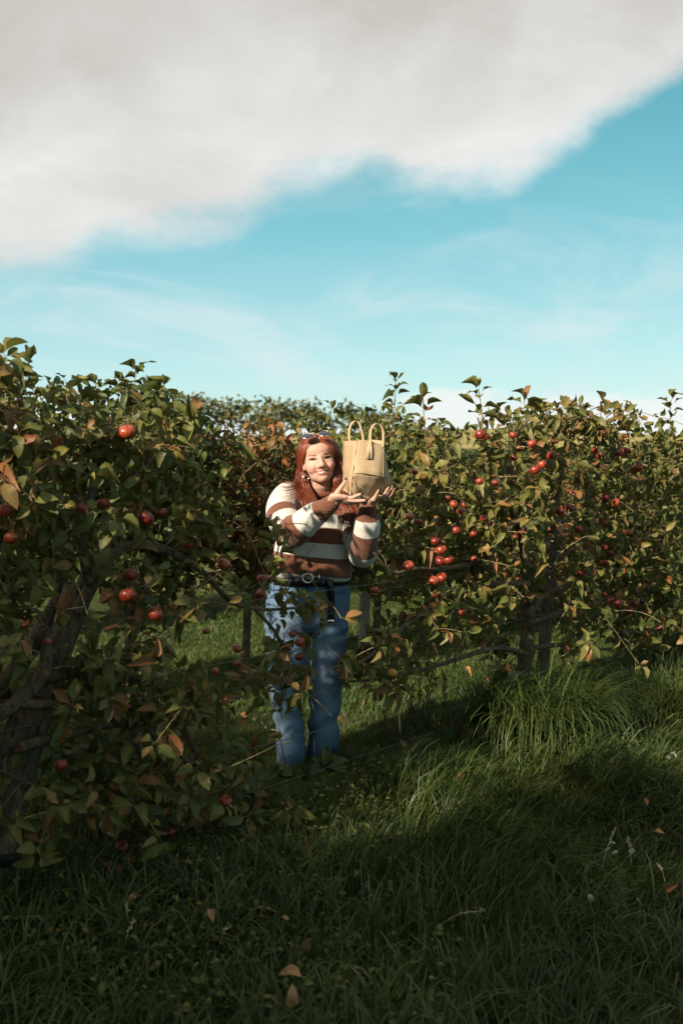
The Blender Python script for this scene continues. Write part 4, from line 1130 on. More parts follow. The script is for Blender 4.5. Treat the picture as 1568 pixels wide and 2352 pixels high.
# --- sweater
def ell(py, x0, x1, yc, ry, k=26, tilt=0.0, arc=None):
    """horizontal ring of the torso given by its picture extent"""
    a, b = at(x0, py, yc), at(x1, py, yc); c_ = (a + b) / 2; rx = np.linalg.norm(b - a) / 2; th = np.linspace(0, 2 * np.pi, k, endpoint=False)
    z = np.full(k, c_[2]) + tilt * np.cos(th) * rx
    if arc is not None: z = z + arc(np.cos(th), np.sin(th))
    e = 0.86
    return np.stack([c_[0] + rx * np.sign(np.cos(th)) * np.abs(np.cos(th)) ** e, c_[1] + ry * np.sign(np.sin(th)) * np.abs(np.sin(th)) ** e, z], 1)
hem_arc = lambda cx, sy_: np.where(sy_ < .3, .040 * np.exp(-((cx + .05) / .50) ** 2), 0) - .012 * cx
TR = [ell(1332, 634, 802, 4.87, .135, arc=hem_arc), ell(1318, 624, 810, 4.87, .160, arc=lambda c_, s: hem_arc(c_, s) * .8), ell(1295, 624, 808, 4.88, .165), ell(1255, 632, 806, 4.89, .160), ell(1205, 640, 804, 4.90, .150),
      ell(1165, 646, 808, 4.91, .130), ell(1140, 656, 803, 4.91, .105), ell(1126, 678, 786, 4.905, .085), ell(1116, 704, 770, 4.89, .072), ell(1108, 710, 770, 4.875, .064)]
SLL = resample([at(664, 1146, 4.885), at(650, 1175, 4.79), at(660, 1210, 4.69), EL_L + np.array([-.004, .01, .002]), at(705, 1197, 4.585), at(738, 1173, 4.55), at(762, 1156, 4.53)], 26)
SLR = resample([at(795, 1150, 4.89), at(812, 1195, 4.84), at(828, 1250, 4.78), EL_R, at(838, 1240, 4.665), at(842, 1205, 4.63), at(843, 1184, 4.615), at(845, 1163, 4.59)], 26)
rl = np.interp(np.linspace(0, 1, 26), [0, .25, .48, .62, .76, .84, .90, 1], [.085, .084, .080, .072, .062, .050, .041, .038])
rrr = np.interp(np.linspace(0, 1, 26), [0, .25, .48, .62, .74, .82, .88, 1], [.075, .072, .068, .066, .064, .056, .042, .039])
sv_, sq, sn = remesh(join(rings(TR), tube(SLL, rl, 18), tube(SLR, rrr, 18)), .0062, 5, .5)


def along(path, rad, Pv):
    dd = np.linalg.norm(Pv[:, None] - path[None], axis=2); i = dd.argmin(1)
    s = np.concatenate([[0], np.cumsum(np.linalg.norm(np.diff(path, axis=0), axis=1))])
    t = norm(np.gradient(path, axis=0)); return s[i] + np.sum((Pv - path[i]) * t[i], 1), np.min(dd / rad[None], 1), s[-1]


aL, fL, LL = along(SLL, rl, sv_); aR, fR, LR = along(SLR, rrr, sv_)
tz = np.array([r_[:, 2].mean() for r_ in TR]); trx = np.array([(r_[:, 0].max() - r_[:, 0].min()) / 2 for r_ in TR]); tryy = np.array([(r_[:, 1].max() - r_[:, 1].min()) / 2 for r_ in TR]); tcx = np.array([r_[:, 0].mean() for r_ in TR]); tcy = np.array([r_[:, 1].mean() for r_ in TR])
g_i = lambda arr: np.interp(sv_[:, 2], tz, arr)
fT = np.sqrt(((sv_[:, 0] - g_i(tcx)) / g_i(trx)) ** 2 + ((sv_[:, 1] - g_i(tcy)) / g_i(tryy)) ** 2)
fT = np.where(sv_[:, 2] > tz.max() - .005, .9, fT)
isL, isR = (fL < fT) & (fL < fR), (fR < fT) & (fR <= fL)


def bands(x, edges, first):
    """signed distance to the stripe edges: >0 brown, <0 white"""
    e = np.array(edges); d_ = np.abs(x[:, None] - e[None]).min(1); k = (x[:, None] > e[None]).sum(1)
    return d_ * np.where((k % 2 == 0) == first, 1, -1)


zz2 = sv_[:, 2] + .10 * (sv_[:, 0] - tcx.mean()) + .02 * np.exp(-((sv_[:, 0] + .15) / .1) ** 2) * 0
zp = lambda py: 1.6 - (py - 1020) / F * 4.73
stripe = bands(zz2, [zp(1326), zp(1281), zp(1248), zp(1211), zp(1180)], False)
hemw = sv_[:, 2] < (np.interp(sv_[:, 0], TR[1][:, 0][np.argsort(TR[1][:, 0])], TR[1][:, 2][np.argsort(TR[1][:, 0])]) - .004)
SBL = [.33 * LL * 0 + .150, .205, .292, .372, LL - .082]
SBR = [.10, .155, .225, LR - .250 + .03, LR - .145, LR - .072]
sL = bands(aL, [.155, .205, .290, .372, LL - .080], False)
sL = bands(aL, [.145, .195, .300, .385, LL - .075], False)
sR = bands(aR, [.04, .10, LR - .240, LR - .140, LR - .066], False)
st = np.where(isL, sL, np.where(isR, sR, stripe))
# knit folds: soft creases, pulled round the elbows
fold = .007 * vnoise(sv_ * np.array([1, 1, 1.9]), 15, 3) + .0045 * vnoise(sv_ * np.array([1, 1, 1.3]), 34, 8)
rad_cuff = (isL & (aL > LL - .075)) | (isR & (aR > LR - .068))
phL = np.arctan2(*(lambda q: (q[:, 2], q[:, 1]))(sv_ - SLL[-3])); phR = np.arctan2(*(lambda q: (q[:, 1], q[:, 0]))(sv_ - SLR[-3]))
rib = np.where(isL, np.sin(phL * 20), np.sin(phR * 20)) * .0022
sv_ = sv_ + sn * np.where(rad_cuff, rib, fold)[:, None]
mk, k_ = mat('striped knit'); sa = k_.attr('stripe').outputs['Fac']; oc = k_.obj_coord()
jag = k_.noise(oc, 160.0, 1.0)
fac = k_.mapr(k_.math('ADD', sa, k_.math('MULTIPLY', k_.math('SUBTRACT', jag, .5), .006)), -.0012, .0012)
fz = k_.noise(oc, 60.0, 4.0)
wv = k_.n('ShaderNodeTexWave'); wv.wave_type = 'BANDS'; wv.bands_direction = 'X'; wv.inputs['Scale'].default_value = 95.0; wv.inputs['Distortion'].default_value = 1.2; wv.inputs['Detail'].default_value = 2.0; k_.set(wv.inputs['Vector'], oc)
br = k_.ramp(fz, [(0.3, (.115, .040, .021)), (0.7, (.165, .062, .032))]); wh = k_.ramp(fz, [(0.3, (.48, .455, .41)), (0.7, (.58, .56, .505))])
kc = k_.mix(fac, wh, br)
kc = k_.mix(k_.mapr(wv.outputs['Fac'], .35, .0, 0, .22), kc, (.10, .075, .055, 1))
finish(k_, kc, .95, .1, k_.bump(k_.math('ADD', wv.outputs['Fac'], fz), .5, .004), sheen=.25)
part('sweater', (sv_, sq), mk, person, attrs={'stripe': st})
M_KNITB = plain('brown rib knit', (.14, .050, .027), .95, .1, scale=200, var=.3, bump=.4, sheen=.2)
M_KNITW = plain('cream knit', (.72, .68, .59), .95, .1, scale=200, var=.12, bump=.4, sheen=.2)
nk = norm(hp(0, 0, .1) - NECK0); col_c = at(739, 1124, 4.865)
part('collar', torus(col_c, (.0, -.30, .95), .068, .0155, 36, 10), M_KNITB, person)

# --- jeans
def leg(rows): return [ell(*r_) for r_ in rows]
hipr = leg([(1320, 636, 798, 4.87, .118), (1345, 618, 804, 4.87, .128), (1380, 611, 805, 4.875, .140), (1412, 608, 803, 4.88, .140), (1445, 616, 796, 4.88, .120)])
l1 = leg([(1395, 614, 704, 4.865, .105), (1435, 608, 707, 4.86, .115), (1490, 611, 707, 4.85, .115), (1560, 617, 702, 4.84, .110), (1630, 628, 696, 4.835, .100), (1665, 632, 697, 4.835, .100), (1710, 635, 702, 4.835, .105), (1792, 636, 703, 4.83, .115)])
l2 = leg([(1395, 712, 801, 4.88, .105), (1435, 706, 801, 4.88, .110), (1490, 706, 796, 4.875, .110), (1560, 707, 789, 4.87, .105), (1630, 711, 780, 4.89, .098), (1665, 710, 779, 4.90, .098), (1710, 707, 778, 4.92, .103), (1776, 704, 776, 4.94, .112)])
jv, jq, jn = remesh(join(rings(hipr), rings(l1), rings(l2)), .0065, 4, .5)
jx, jpy, jd = proj(jv)
wr = .004 * vnoise(jv * np.array([1, 1, .6]), 16, 12) + .003 * vnoise(jv, 45, 13)
whisk = .004 * np.sin((jpy - 1405 + .35 * np.abs(jx - 706)) * .21) * np.exp(-((jpy - 1450) / 45) ** 2)
knee = .005 * np.exp(-((jpy - 1655) / 22) ** 2) * np.sin((jx - 700) * .05 + (jpy - 1650) * .10) + .005 * np.sin((jpy - 1600 + .6 * (jx - 700)) * .11) * np.exp(-((jpy - 1640) / 70) ** 2)
jv = jv + jn * (wr + whisk + knee)[:, None]
wear = np.clip(np.exp(-((jx - 742) / 26) ** 2) + np.exp(-((jx - 655) / 26) ** 2), 0, 1) * np.clip((jpy - 1390) / 60, 0, 1) * np.clip((1850 - jpy) / 200, .3, 1)
wear = np.clip(wear + .25 * vnoise(jv, 30, 6), 0, 1)
mj, j_ = mat('denim'); wa = j_.attr('wear').outputs['Fac']; oc = j_.obj_coord()
tw_ = j_.noise(oc, 260.0, 2.0); bl = j_.noise(oc, 18.0, 4.0)
jc = j_.mix(j_.math('MULTIPLY', wa, .85), (.050, .098, .168, 1), (.160, .230, .300, 1))
jc = j_.mix(j_.mapr(tw_, .42, .62, 0, .35), jc, (.21, .28, .35, 1)); jc = j_.mix(j_.mapr(bl, .4, .7, 0, .3), jc, (.065, .11, .175, 1))
finish(j_, jc, .85, .2, j_.bump(tw_, .4, .002))
part('jeans', (jv, jq), mj, person, attrs={'wear': wear})
M_SEAM = plain('denim seam', (.045, .070, .125), .9, .1, scale=300, var=.5)
M_BELT = plain('black leather belt', (.012, .010, .009), .38, .5, scale=60, var=.3)


def on_jeans(px, py, lift=.002):
    """point on the front of the jeans seen at px, py"""
    k = (np.abs(jx - px) < 5) & (np.abs(jpy - py) < 5)
    y = jv[k, 1].min() if k.any() else 4.75
    return at(px, py, y - lift)


bel = [ell(py, x0, x1, 4.87, ry, 40) for py, x0, x1, ry in ((1338, 622, 804, .136), (1338, 620, 806, .140), (1318, 626, 804, .134), (1318, 628, 802, .130))]
bel.append(bel[0]); V = np.concatenate(bel[:4]); k = 40
part('belt', (V, [[i * k + j, i * k + (j + 1) % k, ((i + 1) % 4) * k + (j + 1) % k, ((i + 1) % 4) * k + j] for i in range(4) for j in range(k)]), M_BELT, person)
byr = 4.87 - .140
bc = at(707, 1328, byr - .008)
part('buckle', torus(bc, (0, -1, 0), .022, .0050, 22, 8, sx_=1.15), M_SILVER, person)
part('buckle_tongue', tube([bc + np.array([-.004, -.004, 0]), bc + np.array([.026, -.004, 0])], .0025, 6), M_SILVER, person)
part('belt_keeper', box(at(733, 1328, byr - .007), (.006, .010, .042)), M_SILVER, person)
tail = resample([at(752, 1330, byr - .004), at(758, 1350, byr - .006), on_jeans(761, 1385, .006), on_jeans(760, 1424, .006)], 12)
part('belt_tail', ribbon(tail, .034, (1, 0, 0), .004), M_BELT, person); part('belt_tip', box(tail[-1] + np.array([0, -.002, -.006]), (.030, .005, .016)), M_SILVER, person)
for px in (664, 741, 786, 640): part('belt_loop', ribbon(resample([at(px + 3, 1314, byr + .010 + (.05 if px < 650 or px > 780 else 0)), at(px + 1, 1328, byr - .005 + (.05 if px < 650 or px > 780 else 0)), at(px, 1343, byr + .000 + (.05 if px < 650 or px > 780 else 0))], 6), .010, (1, 0, 0), .003), mj, person)
def seam(pts, r_=.0022): part('seam', tube([on_jeans(px, py, .0015) for px, py in pts], r_, 5), M_SEAM, person)
seam([(620, 1352), (632, 1362), (648, 1366), (662, 1352), (667, 1344)]); seam([(795, 1352), (784, 1362), (768, 1362), (757, 1345)])
seam([(706, 1345), (708, 1380), (709, 1410), (707, 1432)]); seam([(634, 1665), (643, 1700), (651, 1740), (658, 1768)], .002)
pk = [on_jeans(x, y, .003) for x, y in ((624, 1338), (646, 1341), (645, 1358), (622, 1354))]
part('coin_pocket', rings([np.array(pk), np.array(pk) + np.array([0, -.002, 0])]), mj, person, smooth=False)
M_SHOE = plain('black shoe leather', (.012, .011, .010), .5, .4)
for px, py, y in ((668, 1786, 4.88), (742, 1770, 4.99)):
    q = at(px, py, y); q[2] = gz(q[0], q[1]) + .035
    part('shoe', remesh(join(ellipsoid(q + np.array([0, -.04, 0]), (.040, .085, .034), 16), ellipsoid(q + np.array([0, .06, .015]), (.04, .06, .05), 14)), .008, 2)[:2], M_SHOE, person)

# --- hair
mhr, hr_ = mat('auburn hair'); ha = hr_.attr('leafuv'); hu, hv, hr2 = hr_.sep(ha.outputs['Vector'])
hcol = hr_.ramp(hr2, [(0.0, (.080, .017, .008)), (0.5, (.205, .046, .016)), (0.85, (.32, .085, .028)), (1.0, (.40, .14, .050))])
finish(hr_, hcol, .38, .5)
EC, ER = np.array([0, -.018, .026]), np.array([.0825, .0965, .0900])
def e_out(P_, k=1.0):
    """push points of hair lying inside the skull out to its surface"""
    q = (hl_(P_) - EC) / ER; r_ = np.linalg.norm(q, axis=-1, keepdims=True); q = np.where(r_ < k, q / (r_ + 1e-9) * k, q)
    return HC + ((q * ER + EC) * HS) @ HR.T
def onskull(cx, cy, back=0.0):
    """point of the hair surface seen at this place of the detail view (or its rim where the view misses it)"""
    p = c1(cx, cy, 4.79); o = (hl_(CAMP) - EC) / ER; d = (hl_(p) - EC) / ER - o; d /= np.linalg.norm(d); b = o @ d; q = o @ o - 1; D = b * b - q
    t = -b - math.sqrt(D) if D > 0 else -b
    w_ = HC + HR @ (((o + d * t) * ER + EC) * HS); return c1(cx, cy, w_[1] + back)
def guide(top, low, back=0.0): return resample([onskull(*p, back * i / len(top)) for i, p in enumerate(top)] + [c1(*p) for p in low], 30)
G = {
 'rf': guide([(693, 258), (740, 266), (790, 300), (828, 370), (848, 460), (856, 560)], [(856, 660, 4.745), (866, 760, 4.755), (890, 850, 4.72), (930, 940, 4.68), (960, 1060, 4.66), (930, 1210, 4.65)]),
 'ro': guide([(697, 236), (775, 246), (850, 310), (892, 420), (914, 530)], [(924, 640, 4.80), (925, 760, 4.79), (960, 880, 4.74), (1040, 960, 4.69), (1045, 1080, 4.665), (985, 1260, 4.65)]),
 'rb': guide([(700, 234), (785, 252), (855, 325), (890, 440)], [(905, 600, 4.89), (900, 740, 4.88), (890, 860, 4.80), (920, 960, 4.72), (960, 1100, 4.68), (930, 1250, 4.665)], .10),
 'ri': guide([(693, 312), (742, 324), (790, 360), (824, 418), (845, 500), (852, 570)], [(846, 660, 4.765), (842, 760, 4.785), (850, 860, 4.755), (880, 960, 4.70), (900, 1100, 4.67), (880, 1180, 4.66)]),
 'lf': guide([(681, 258), (635, 270), (590, 312), (560, 385), (545, 470), (540, 550)], [(556, 640, 4.775), (590, 740, 4.775), (630, 830, 4.735), (660, 920, 4.70), (690, 1010, 4.69)]),
 'lo': guide([(676, 238), (605, 256), (555, 322), (528, 430)], [(518, 540, 4.80), (516, 640, 4.815), (522, 730, 4.81), (550, 800, 4.76), (590, 880, 4.715), (620, 950, 4.70), (600, 1000, 4.70)]),
 'lb': guide([(676, 236), (605, 258), (552, 335), (530, 450)], [(525, 600, 4.89), (530, 720, 4.885), (560, 800, 4.83), (610, 860, 4.75), (650, 930, 4.71), (670, 1000, 4.70)], .10),
 'li': guide([(682, 312), (640, 324), (602, 356), (570, 412), (551, 490)], [(540, 570, 4.785), (556, 660, 4.79), (600, 760, 4.78), (640, 850, 4.73), (670, 930, 4.70), (690, 1000, 4.69)]),
 'lw': guide([(676, 240), (602, 260), (550, 335), (525, 450)], [(515, 570, 4.805), (505, 660, 4.80), (480, 725, 4.77), (420, 745, 4.74), (350, 735, 4.73), (300, 745, 4.72)]),
 'lx': guide([(676, 242), (602, 262), (550, 340), (528, 455)], [(522, 600, 4.835), (530, 720, 4.81), (540, 800, 4.76), (500, 850, 4.72), (430, 870, 4.705), (340, 920, 4.70)])}
HV, HF, HA = [], [], []; cnt = 0
hr = np.random.default_rng(77)
def lock(ga, gb, n, rad, spread, jit, cut=(.75, 1.0)):
    global cnt
    for _ in range(n):
        u = hr.random(); p = G[ga] * (1 - u) + G[gb] * u; m = int(30 * hr.uniform(*cut)); p = p[:m].copy()
        ramp_ = np.linspace(0, 1, m)[:, None]
        p[:20] = e_out(p[:20], 1.0 + hr.uniform(0, .05))
        p += hr.normal(0, 1, 3) * spread * ramp_ ** 1.2
        k = hr.uniform(2, 6); p += np.array([math.cos(k), math.sin(k), 0]) * np.sin(ramp_ * hr.uniform(4, 9) + hr.random() * 6) * jit * ramp_
        r_ = rad * hr.uniform(.6, 1.3) * np.interp(np.linspace(0, 1, m), [0, .1, .7, 1], [.7, 1, .85, .12])
        v, f = tube(p, r_, 4, caps=False); HV.append(v); HF.append(np.array([q for q in f if len(q) == 4]) + cnt); cnt += len(v)
        HA.append(np.c_[np.repeat(np.linspace(0, 1, m), 4), np.zeros(len(v)), np.full(len(v), np.clip(hr.normal(.45, .22), 0, 1))])
lock('rf', 'ro', 420, .0019, .010, .006); lock('ro', 'rb', 260, .0022, .014, .008); lock('ri', 'rf', 380, .0018, .006, .004); lock('li', 'lf', 340, .0017, .006, .004)
lock('lf', 'lo', 340, .0018, .009, .006); lock('lo', 'lb', 240, .0022, .013, .008); lock('lo', 'lw', 90, .0013, .010, .010); lock('lw', 'lx', 45, .0012, .022, .012); lock('lb', 'rb', 220, .0026, .01, .004, (.55, .8)); lock('lw', 'lw', 40, .0011, .014, .012); lock('lx', 'lx', 50, .0011, .016, .012)
# scalp cap under the strands
cvv, cff = ellipsoid((0, -.018, .026), (.0785, .092, .0865), 40); LC = cvv
okf = []
for q in cff:
    m_ = LC[q].mean(0)
    face_side = m_[1] > .018 and (m_[2] < .066 - 9.0 * m_[0] ** 2)
    if not face_side and m_[2] > -.075 and not (abs(m_[0]) < .0022 and m_[1] > .0 and m_[2] > .05): okf.append(q)
cw = HC + (cvv * HS) @ HR.T
HV.append(cw); HA.append(np.c_[np.zeros((len(cw), 2)), np.full(len(cw), .3)])
quads = np.array([q for q in okf if len(q) == 4]) + cnt; tris = np.array([q for q in okf if len(q) == 3])
fl = [np.concatenate(HF + [quads])] + ([tris + cnt] if len(tris) else [])
part('hair', (np.concatenate(HV), fl), mhr, person, attrs={'leafuv': np.concatenate(HA)})

# --- sunglasses resting on the hair
gl = empty('sunglasses', c1(672, 250, 4.72), 'round dark sunglasses with thin gold frame resting on the auburn hair', 'sunglasses')
M_LENS = plain('tinted lens', (.020, .024, .055), .06, .8, var=.05)
lx, rx_ = c1(590, 256, 4.700), c1(753, 230, 4.705)
axx = norm(rx_ - lx)
for c_ in (lx, rx_):
    a = axx; b = norm(np.array([-.05, 1.0, .62])); b = norm(b - a * (a @ b)); nn_ = np.cross(a, b); th = np.linspace(0, 2 * np.pi, 22, endpoint=False)
    ringp = np.array([c_ + a * .0295 * math.cos(t) + b * .0245 * math.sin(t) * (1 if math.sin(t) > 0 else .85) for t in th])
    part('lens', rings([ringp * .97 + c_ * .03 - nn_ * .0008, ringp * .97 + c_ * .03 + nn_ * .0008]), M_LENS, gl, smooth=False)
    v, f = tube(np.vstack([ringp, ringp[:1]]), .0013, 6, caps=False); part('rim', (v, f), M_GOLD, gl)
part('bridge', tube(resample([lx + axx * .029, (lx + rx_) / 2 + np.array([0, .004, .006]), rx_ - axx * .029], 8), .0013, 6), M_GOLD, gl)
part('temple', tube(resample([rx_ + axx * .029, c1(826, 262, 4.72), c1(842, 310, 4.80), c1(860, 400, 4.87)], 10), .0012, 6), M_GOLD, gl)
part('temple', tube(resample([lx - axx * .029, c1(532, 300, 4.73), c1(528, 345, 4.80), c1(525, 420, 4.87)], 10), .0012, 6), M_GOLD, gl)

# --- paper bag
bag = empty('paper_bag', c1(1170, 845, 4.55), 'crumpled brown kraft paper bag with flat paper handles held up in both hands', 'bag')
mb, p_ = mat('kraft paper'); oc = p_.obj_coord(); f1 = p_.noise(oc, 90.0, 4.0); f2 = p_.noise(oc, 9.0, 5.0, .6)
pc = p_.ramp(f1, [(0.3, (.31, .215, .125)), (0.7, (.385, .275, .165))]); pc = p_.mix(p_.mapr(f2, .4, .7, 0, .25), pc, (.31, .21, .115, 1))
finish(p_, pc, .62, .3, p_.bump(p_.math('ADD', f1, p_.math('MULTIPLY', f2, 3.0)), .25, .003))
LV = [  # back-left, left fold, front-left edge, front points, front-right edge, right fold, back-right, back
 [(932, 300, 4.690), (992, 297, 4.640), (1060, 298, 4.545), (1130, 291, 4.540), (1200, 302, 4.530), (1262, 328, 4.532), (1313, 338, 4.545), (1316, 322, 4.61), (1292, 296, 4.70), (1200, 288, 4.72), (1100, 292, 4.73), (1010, 297, 4.72)],
 [(930, 410, 4.688), (985, 412, 4.628), (1050, 414, 4.520), (1120, 410, 4.514), (1190, 412, 4.500), (1260, 420, 4.505), (1315, 425, 4.520), (1328, 420, 4.60), (1310, 400, 4.70), (1200, 400, 4.72), (1100, 400, 4.73), (1010, 405, 4.72)],
 [(928, 520, 4.685), (975, 522, 4.620), (1034, 525, 4.495), (1110, 522, 4.494), (1190, 524, 4.474), (1262, 530, 4.484), (1315, 538, 4.500), (1347, 525, 4.59), (1330, 505, 4.70), (1200, 500, 4.72), (1100, 500, 4.73), (1010, 510, 4.72)],
 [(926, 600, 4.680), (966, 606, 4.612), (1020, 612, 4.478), (1095, 606, 4.476), (1185, 618, 4.432), (1258, 630, 4.450), (1312, 644, 4.480), (1366, 622, 4.58), (1348, 600, 4.70), (1200, 590, 4.72), (1100, 590, 4.73), (1010, 595, 4.72)],
 [(926, 690, 4.680), (962, 706, 4.610), (1010, 722, 4.482), (1092, 730, 4.482), (1180, 742, 4.476), (1262, 728, 4.490), (1325, 706, 4.520), (1390, 676, 4.59), (1370, 655, 4.70), (1210, 660, 4.71), (1100, 670, 4.72), (1010, 680, 4.71)],
 [(928, 775, 4.690), (962, 798, 4.620), (1004, 822, 4.505), (1090, 838, 4.540), (1170, 852, 4.560), (1258, 812, 4.560), (1330, 768, 4.560), (1402, 722, 4.61), (1378, 705, 4.69), (1220, 740, 4.70), (1110, 760, 4.71), (1010, 768, 4.70)]]
LV = [[list(p) for p in r_] for r_ in LV]
for i_, r_ in enumerate(LV):                      # flat front panel turned a little away, flat left gusset
    r_[2][2] -= .012; r_[6][2] += .022; a_l, b_l = r_[2], r_[6]
    for j_ in (3, 4, 5): u_ = (r_[j_][0] - a_l[0]) / (b_l[0] - a_l[0]); r_[j_][2] = a_l[2] * (1 - u_) + b_l[2] * u_ - (.004, .006, .010, .016, .010, .004)[i_]
    r_[1][2] = (r_[0][2] + r_[2][2]) / 2 + .014
levels = [np.array([c1(*p) for p in r_]) for r_ in LV]
dense = []
for i in range(len(levels) - 1):
    for t in ((0, .5) if i < 3 else (0, .34, .67)): dense.append(levels[i] * (1 - t) + levels[i + 1] * t)
dense.append(levels[-1]); dense = np.array(dense)
mid2 = (dense + np.roll(dense, -1, 1)) / 2; full = np.stack([dense, mid2], 2).reshape(len(dense), -1, 3)
k = full.shape[1]; m = len(full); fv = full.reshape(-1, 3).copy(); bj = np.random.default_rng(12)
amp = np.repeat(np.interp(np.linspace(0, 1, m), [0, .15, .5, .62, 1], [.0, .0010, .0018, .0034, .0040]), k)
fv += bj.normal(0, 1, fv.shape) * amp[:, None] * np.array([.6, 1.0, .6])
bf = []
for i in range(m - 1):
    for j in range(k):
        a_, b_l, c_, d_ = i * k + j, i * k + (j + 1) % k, (i + 1) * k + (j + 1) % k, (i + 1) * k + j
        bf += [[a_, b_l, c_], [a_, c_, d_]] if bj.random() < .5 else [[a_, b_l, d_], [b_l, c_, d_]]
btm = list(range((m - 1) * k, m * k)); fv = np.vstack([fv, fv[btm].mean(0) + np.array([0, 0, .004])]); bf += [[btm[(j + 1) % k], btm[j], len(fv) - 1] for j in range(k)]
ob = part('bag_body', (fv, bf), mb, bag, smooth=False)
so = ob.modifiers.new('paper', 'SOLIDIFY'); so.thickness = .0012; so.offset = -1
mb2 = plain('handle paper', (.37, .265, .155), .65, .3, var=.1)
def hand_loop(pts, nm='handle'): return part(nm, ribbon(resample([c1(*p) for p in pts], 26), .0112, SIDE, .0012), mb2, bag)
SIDE = norm(np.array([.93, -.30, 0]))
hand_loop([(1192, 470, 4.497), (1196, 380, 4.518), (1190, 300, 4.539), (1192, 210, 4.550), (1215, 155, 4.553), (1250, 132, 4.556), (1285, 148, 4.560), (1308, 190, 4.564), (1314, 250, 4.564), (1312, 330, 4.560), (1308, 360, 4.553)])
hand_loop([(995, 380, 4.672), (992, 300, 4.682), (988, 210, 4.69), (1008, 140, 4.695), (1045, 108, 4.70), (1082, 130, 4.70), (1103, 190, 4.70), (1118, 260, 4.70), (1128, 330, 4.693)])
pt = [c1(1168, 300, 4.540), c1(1212, 305, 4.543), c1(1186, 474, 4.496), c1(1146, 470, 4.494)]
part('handle_patch', rings([np.array(pt), np.array(pt) + np.array([0, -.0025, 0])]), mb2, bag, smooth=False)

# folded creases of the bag: thin doubled paper along the panel edges
lv = np.array([[c1(*p) for p in r_] for r_ in LV])
OUT = np.array([0, -.0022, 0])
for col_ in (2, 6): part('fold', tube(resample(lv[:, col_] + OUT, 16), .0017, 5), mb, bag, smooth=False)
part('fold', tube(resample(lv[3, 2:7] + OUT, 14), .0019, 5), mb, bag, smooth=False)
part('fold', tube(resample(np.array([lv[3, 2], (lv[4, 3] + lv[4, 2]) / 2, lv[5, 3]]) + OUT, 10), .0014, 5), mb, bag, smooth=False)
part('fold', tube(resample(np.array([lv[3, 6], (lv[4, 5] + lv[4, 6]) / 2, lv[5, 4]]) + OUT, 10), .0014, 5), mb, bag, smooth=False)

# ------------------------------------------------------------------ trellis of posts and wires
M_WIRE = plain('galvanised wire', (.16, .15, .13), .6, .3, metallic=.3, var=.3, scale=12)
M_TIE = plain('black rubber tie', (.010, .009, .009), .6, .3)
M_GUARD = plain('pale plastic tree guard', (.27, .25, .20), .7, .2, var=.3, scale=20)
ROWD = np.array([.7071, .7071, 0])
pb, ptp = on_row(1240, 1625, 4.7, -.09), on_row(1279, 1040, 4.7, -.09); pb[2] = gz(pb[0], pb[1]) - .05
trel = empty('wire_trellis', (pb[0], pb[1], gz(pb[0], pb[1])), 'post and wire trellis carrying the front row of apple trees', 'trellis')
pp = np.linspace(0, 1, 12)[:, None] * (ptp - pb) + pb
v, f = tube(pp, [(.041 * (1 + .05 * math.sin(i * 2.1)), .038) for i in range(12)], 14, caps=False)
v[-14:] += np.array([[0, 0, .012 * math.sin(j * 2.3)] for j in range(14)]); part('post', (v, f), M_POST, trel, label='upright weathered wooden post with a cracked top')
lb, lt = on_row(-25, 1890, 4.7, .04), on_row(172, 1345, 4.7, -.02); lb[2] = gz(lb[0], lb[1]) - .05
v, f = tube(np.linspace(0, 1, 10)[:, None] * (lt - lb) + lb, [(.036, .040 * (1 + .06 * math.sin(i * 1.7))) for i in range(10)], 12, caps=False)
part('post', (v, f), M_POST, trel, label='leaning weathered wooden stake beside the gnarled trunk')
tq = lb + (lt - lb) * .13; part('tie', tube(resample([tq + np.array([-.10, -.03, .012]), tq + np.array([0, -.055, .0]), tq + np.array([.055, -.03, -.005])], 8), [(.006, .022)] * 8, 8, up=(0, -1, 0)), M_TIE, trel)
for z0 in (.93, .70, .585, .475, .285, .10):
    xs = np.linspace(-2.3, 5.2, 60); wob = .010 * np.sin(xs * 2.2 + z0 * 9)
    pts = np.stack([xs, xs + 4.62, z0 + wob - .012 * np.cos(xs * 1.9)], 1)
    part('wire', tube(pts, .0016, 5, caps=False), M_WIRE, trel)

# ------------------------------------------------------------------ tree guards
def guard(px, py0, py1, c, label, r_, off=0.0):
    a, b = on_row(px, py1, c, off), on_row(px + 3, py0, c, off); a[2] = gz(a[0], a[1]) - .02
    root = empty('tree_guard', (a[0], a[1], gz(a[0], a[1])), label, 'tree guard')
    th = np.linspace(.35, 2 * np.pi - .35, 18); rs = []
    for t in np.linspace(0, 1, 6):
        c_ = a + (b - a) * t; rs.append(np.vstack([np.stack([c_[0] + r_ * np.sin(th), c_[1] + r_ * np.cos(th), np.full(18, c_[2])], 1), np.stack([c_[0] + (r_ - .004) * np.sin(th[::-1]), c_[1] + (r_ - .004) * np.cos(th[::-1]), np.full(18, c_[2])], 1)]))
    part('sleeve', rings(rs), M_GUARD, root)
    part('tie', torus(a + (b - a) * .75, (0, 0, 1), r_ + .003, .003, 20, 6), M_TIE, root)
guard(1197, 1538, 1640, 4.7, 'short pale plastic tree guard round the foot of the post tree trunk', .070, -.02)
guard(835, 1360, 1500, 7.3, 'tall grey plastic tree guard on a trunk of the second row behind the jeans', .042)

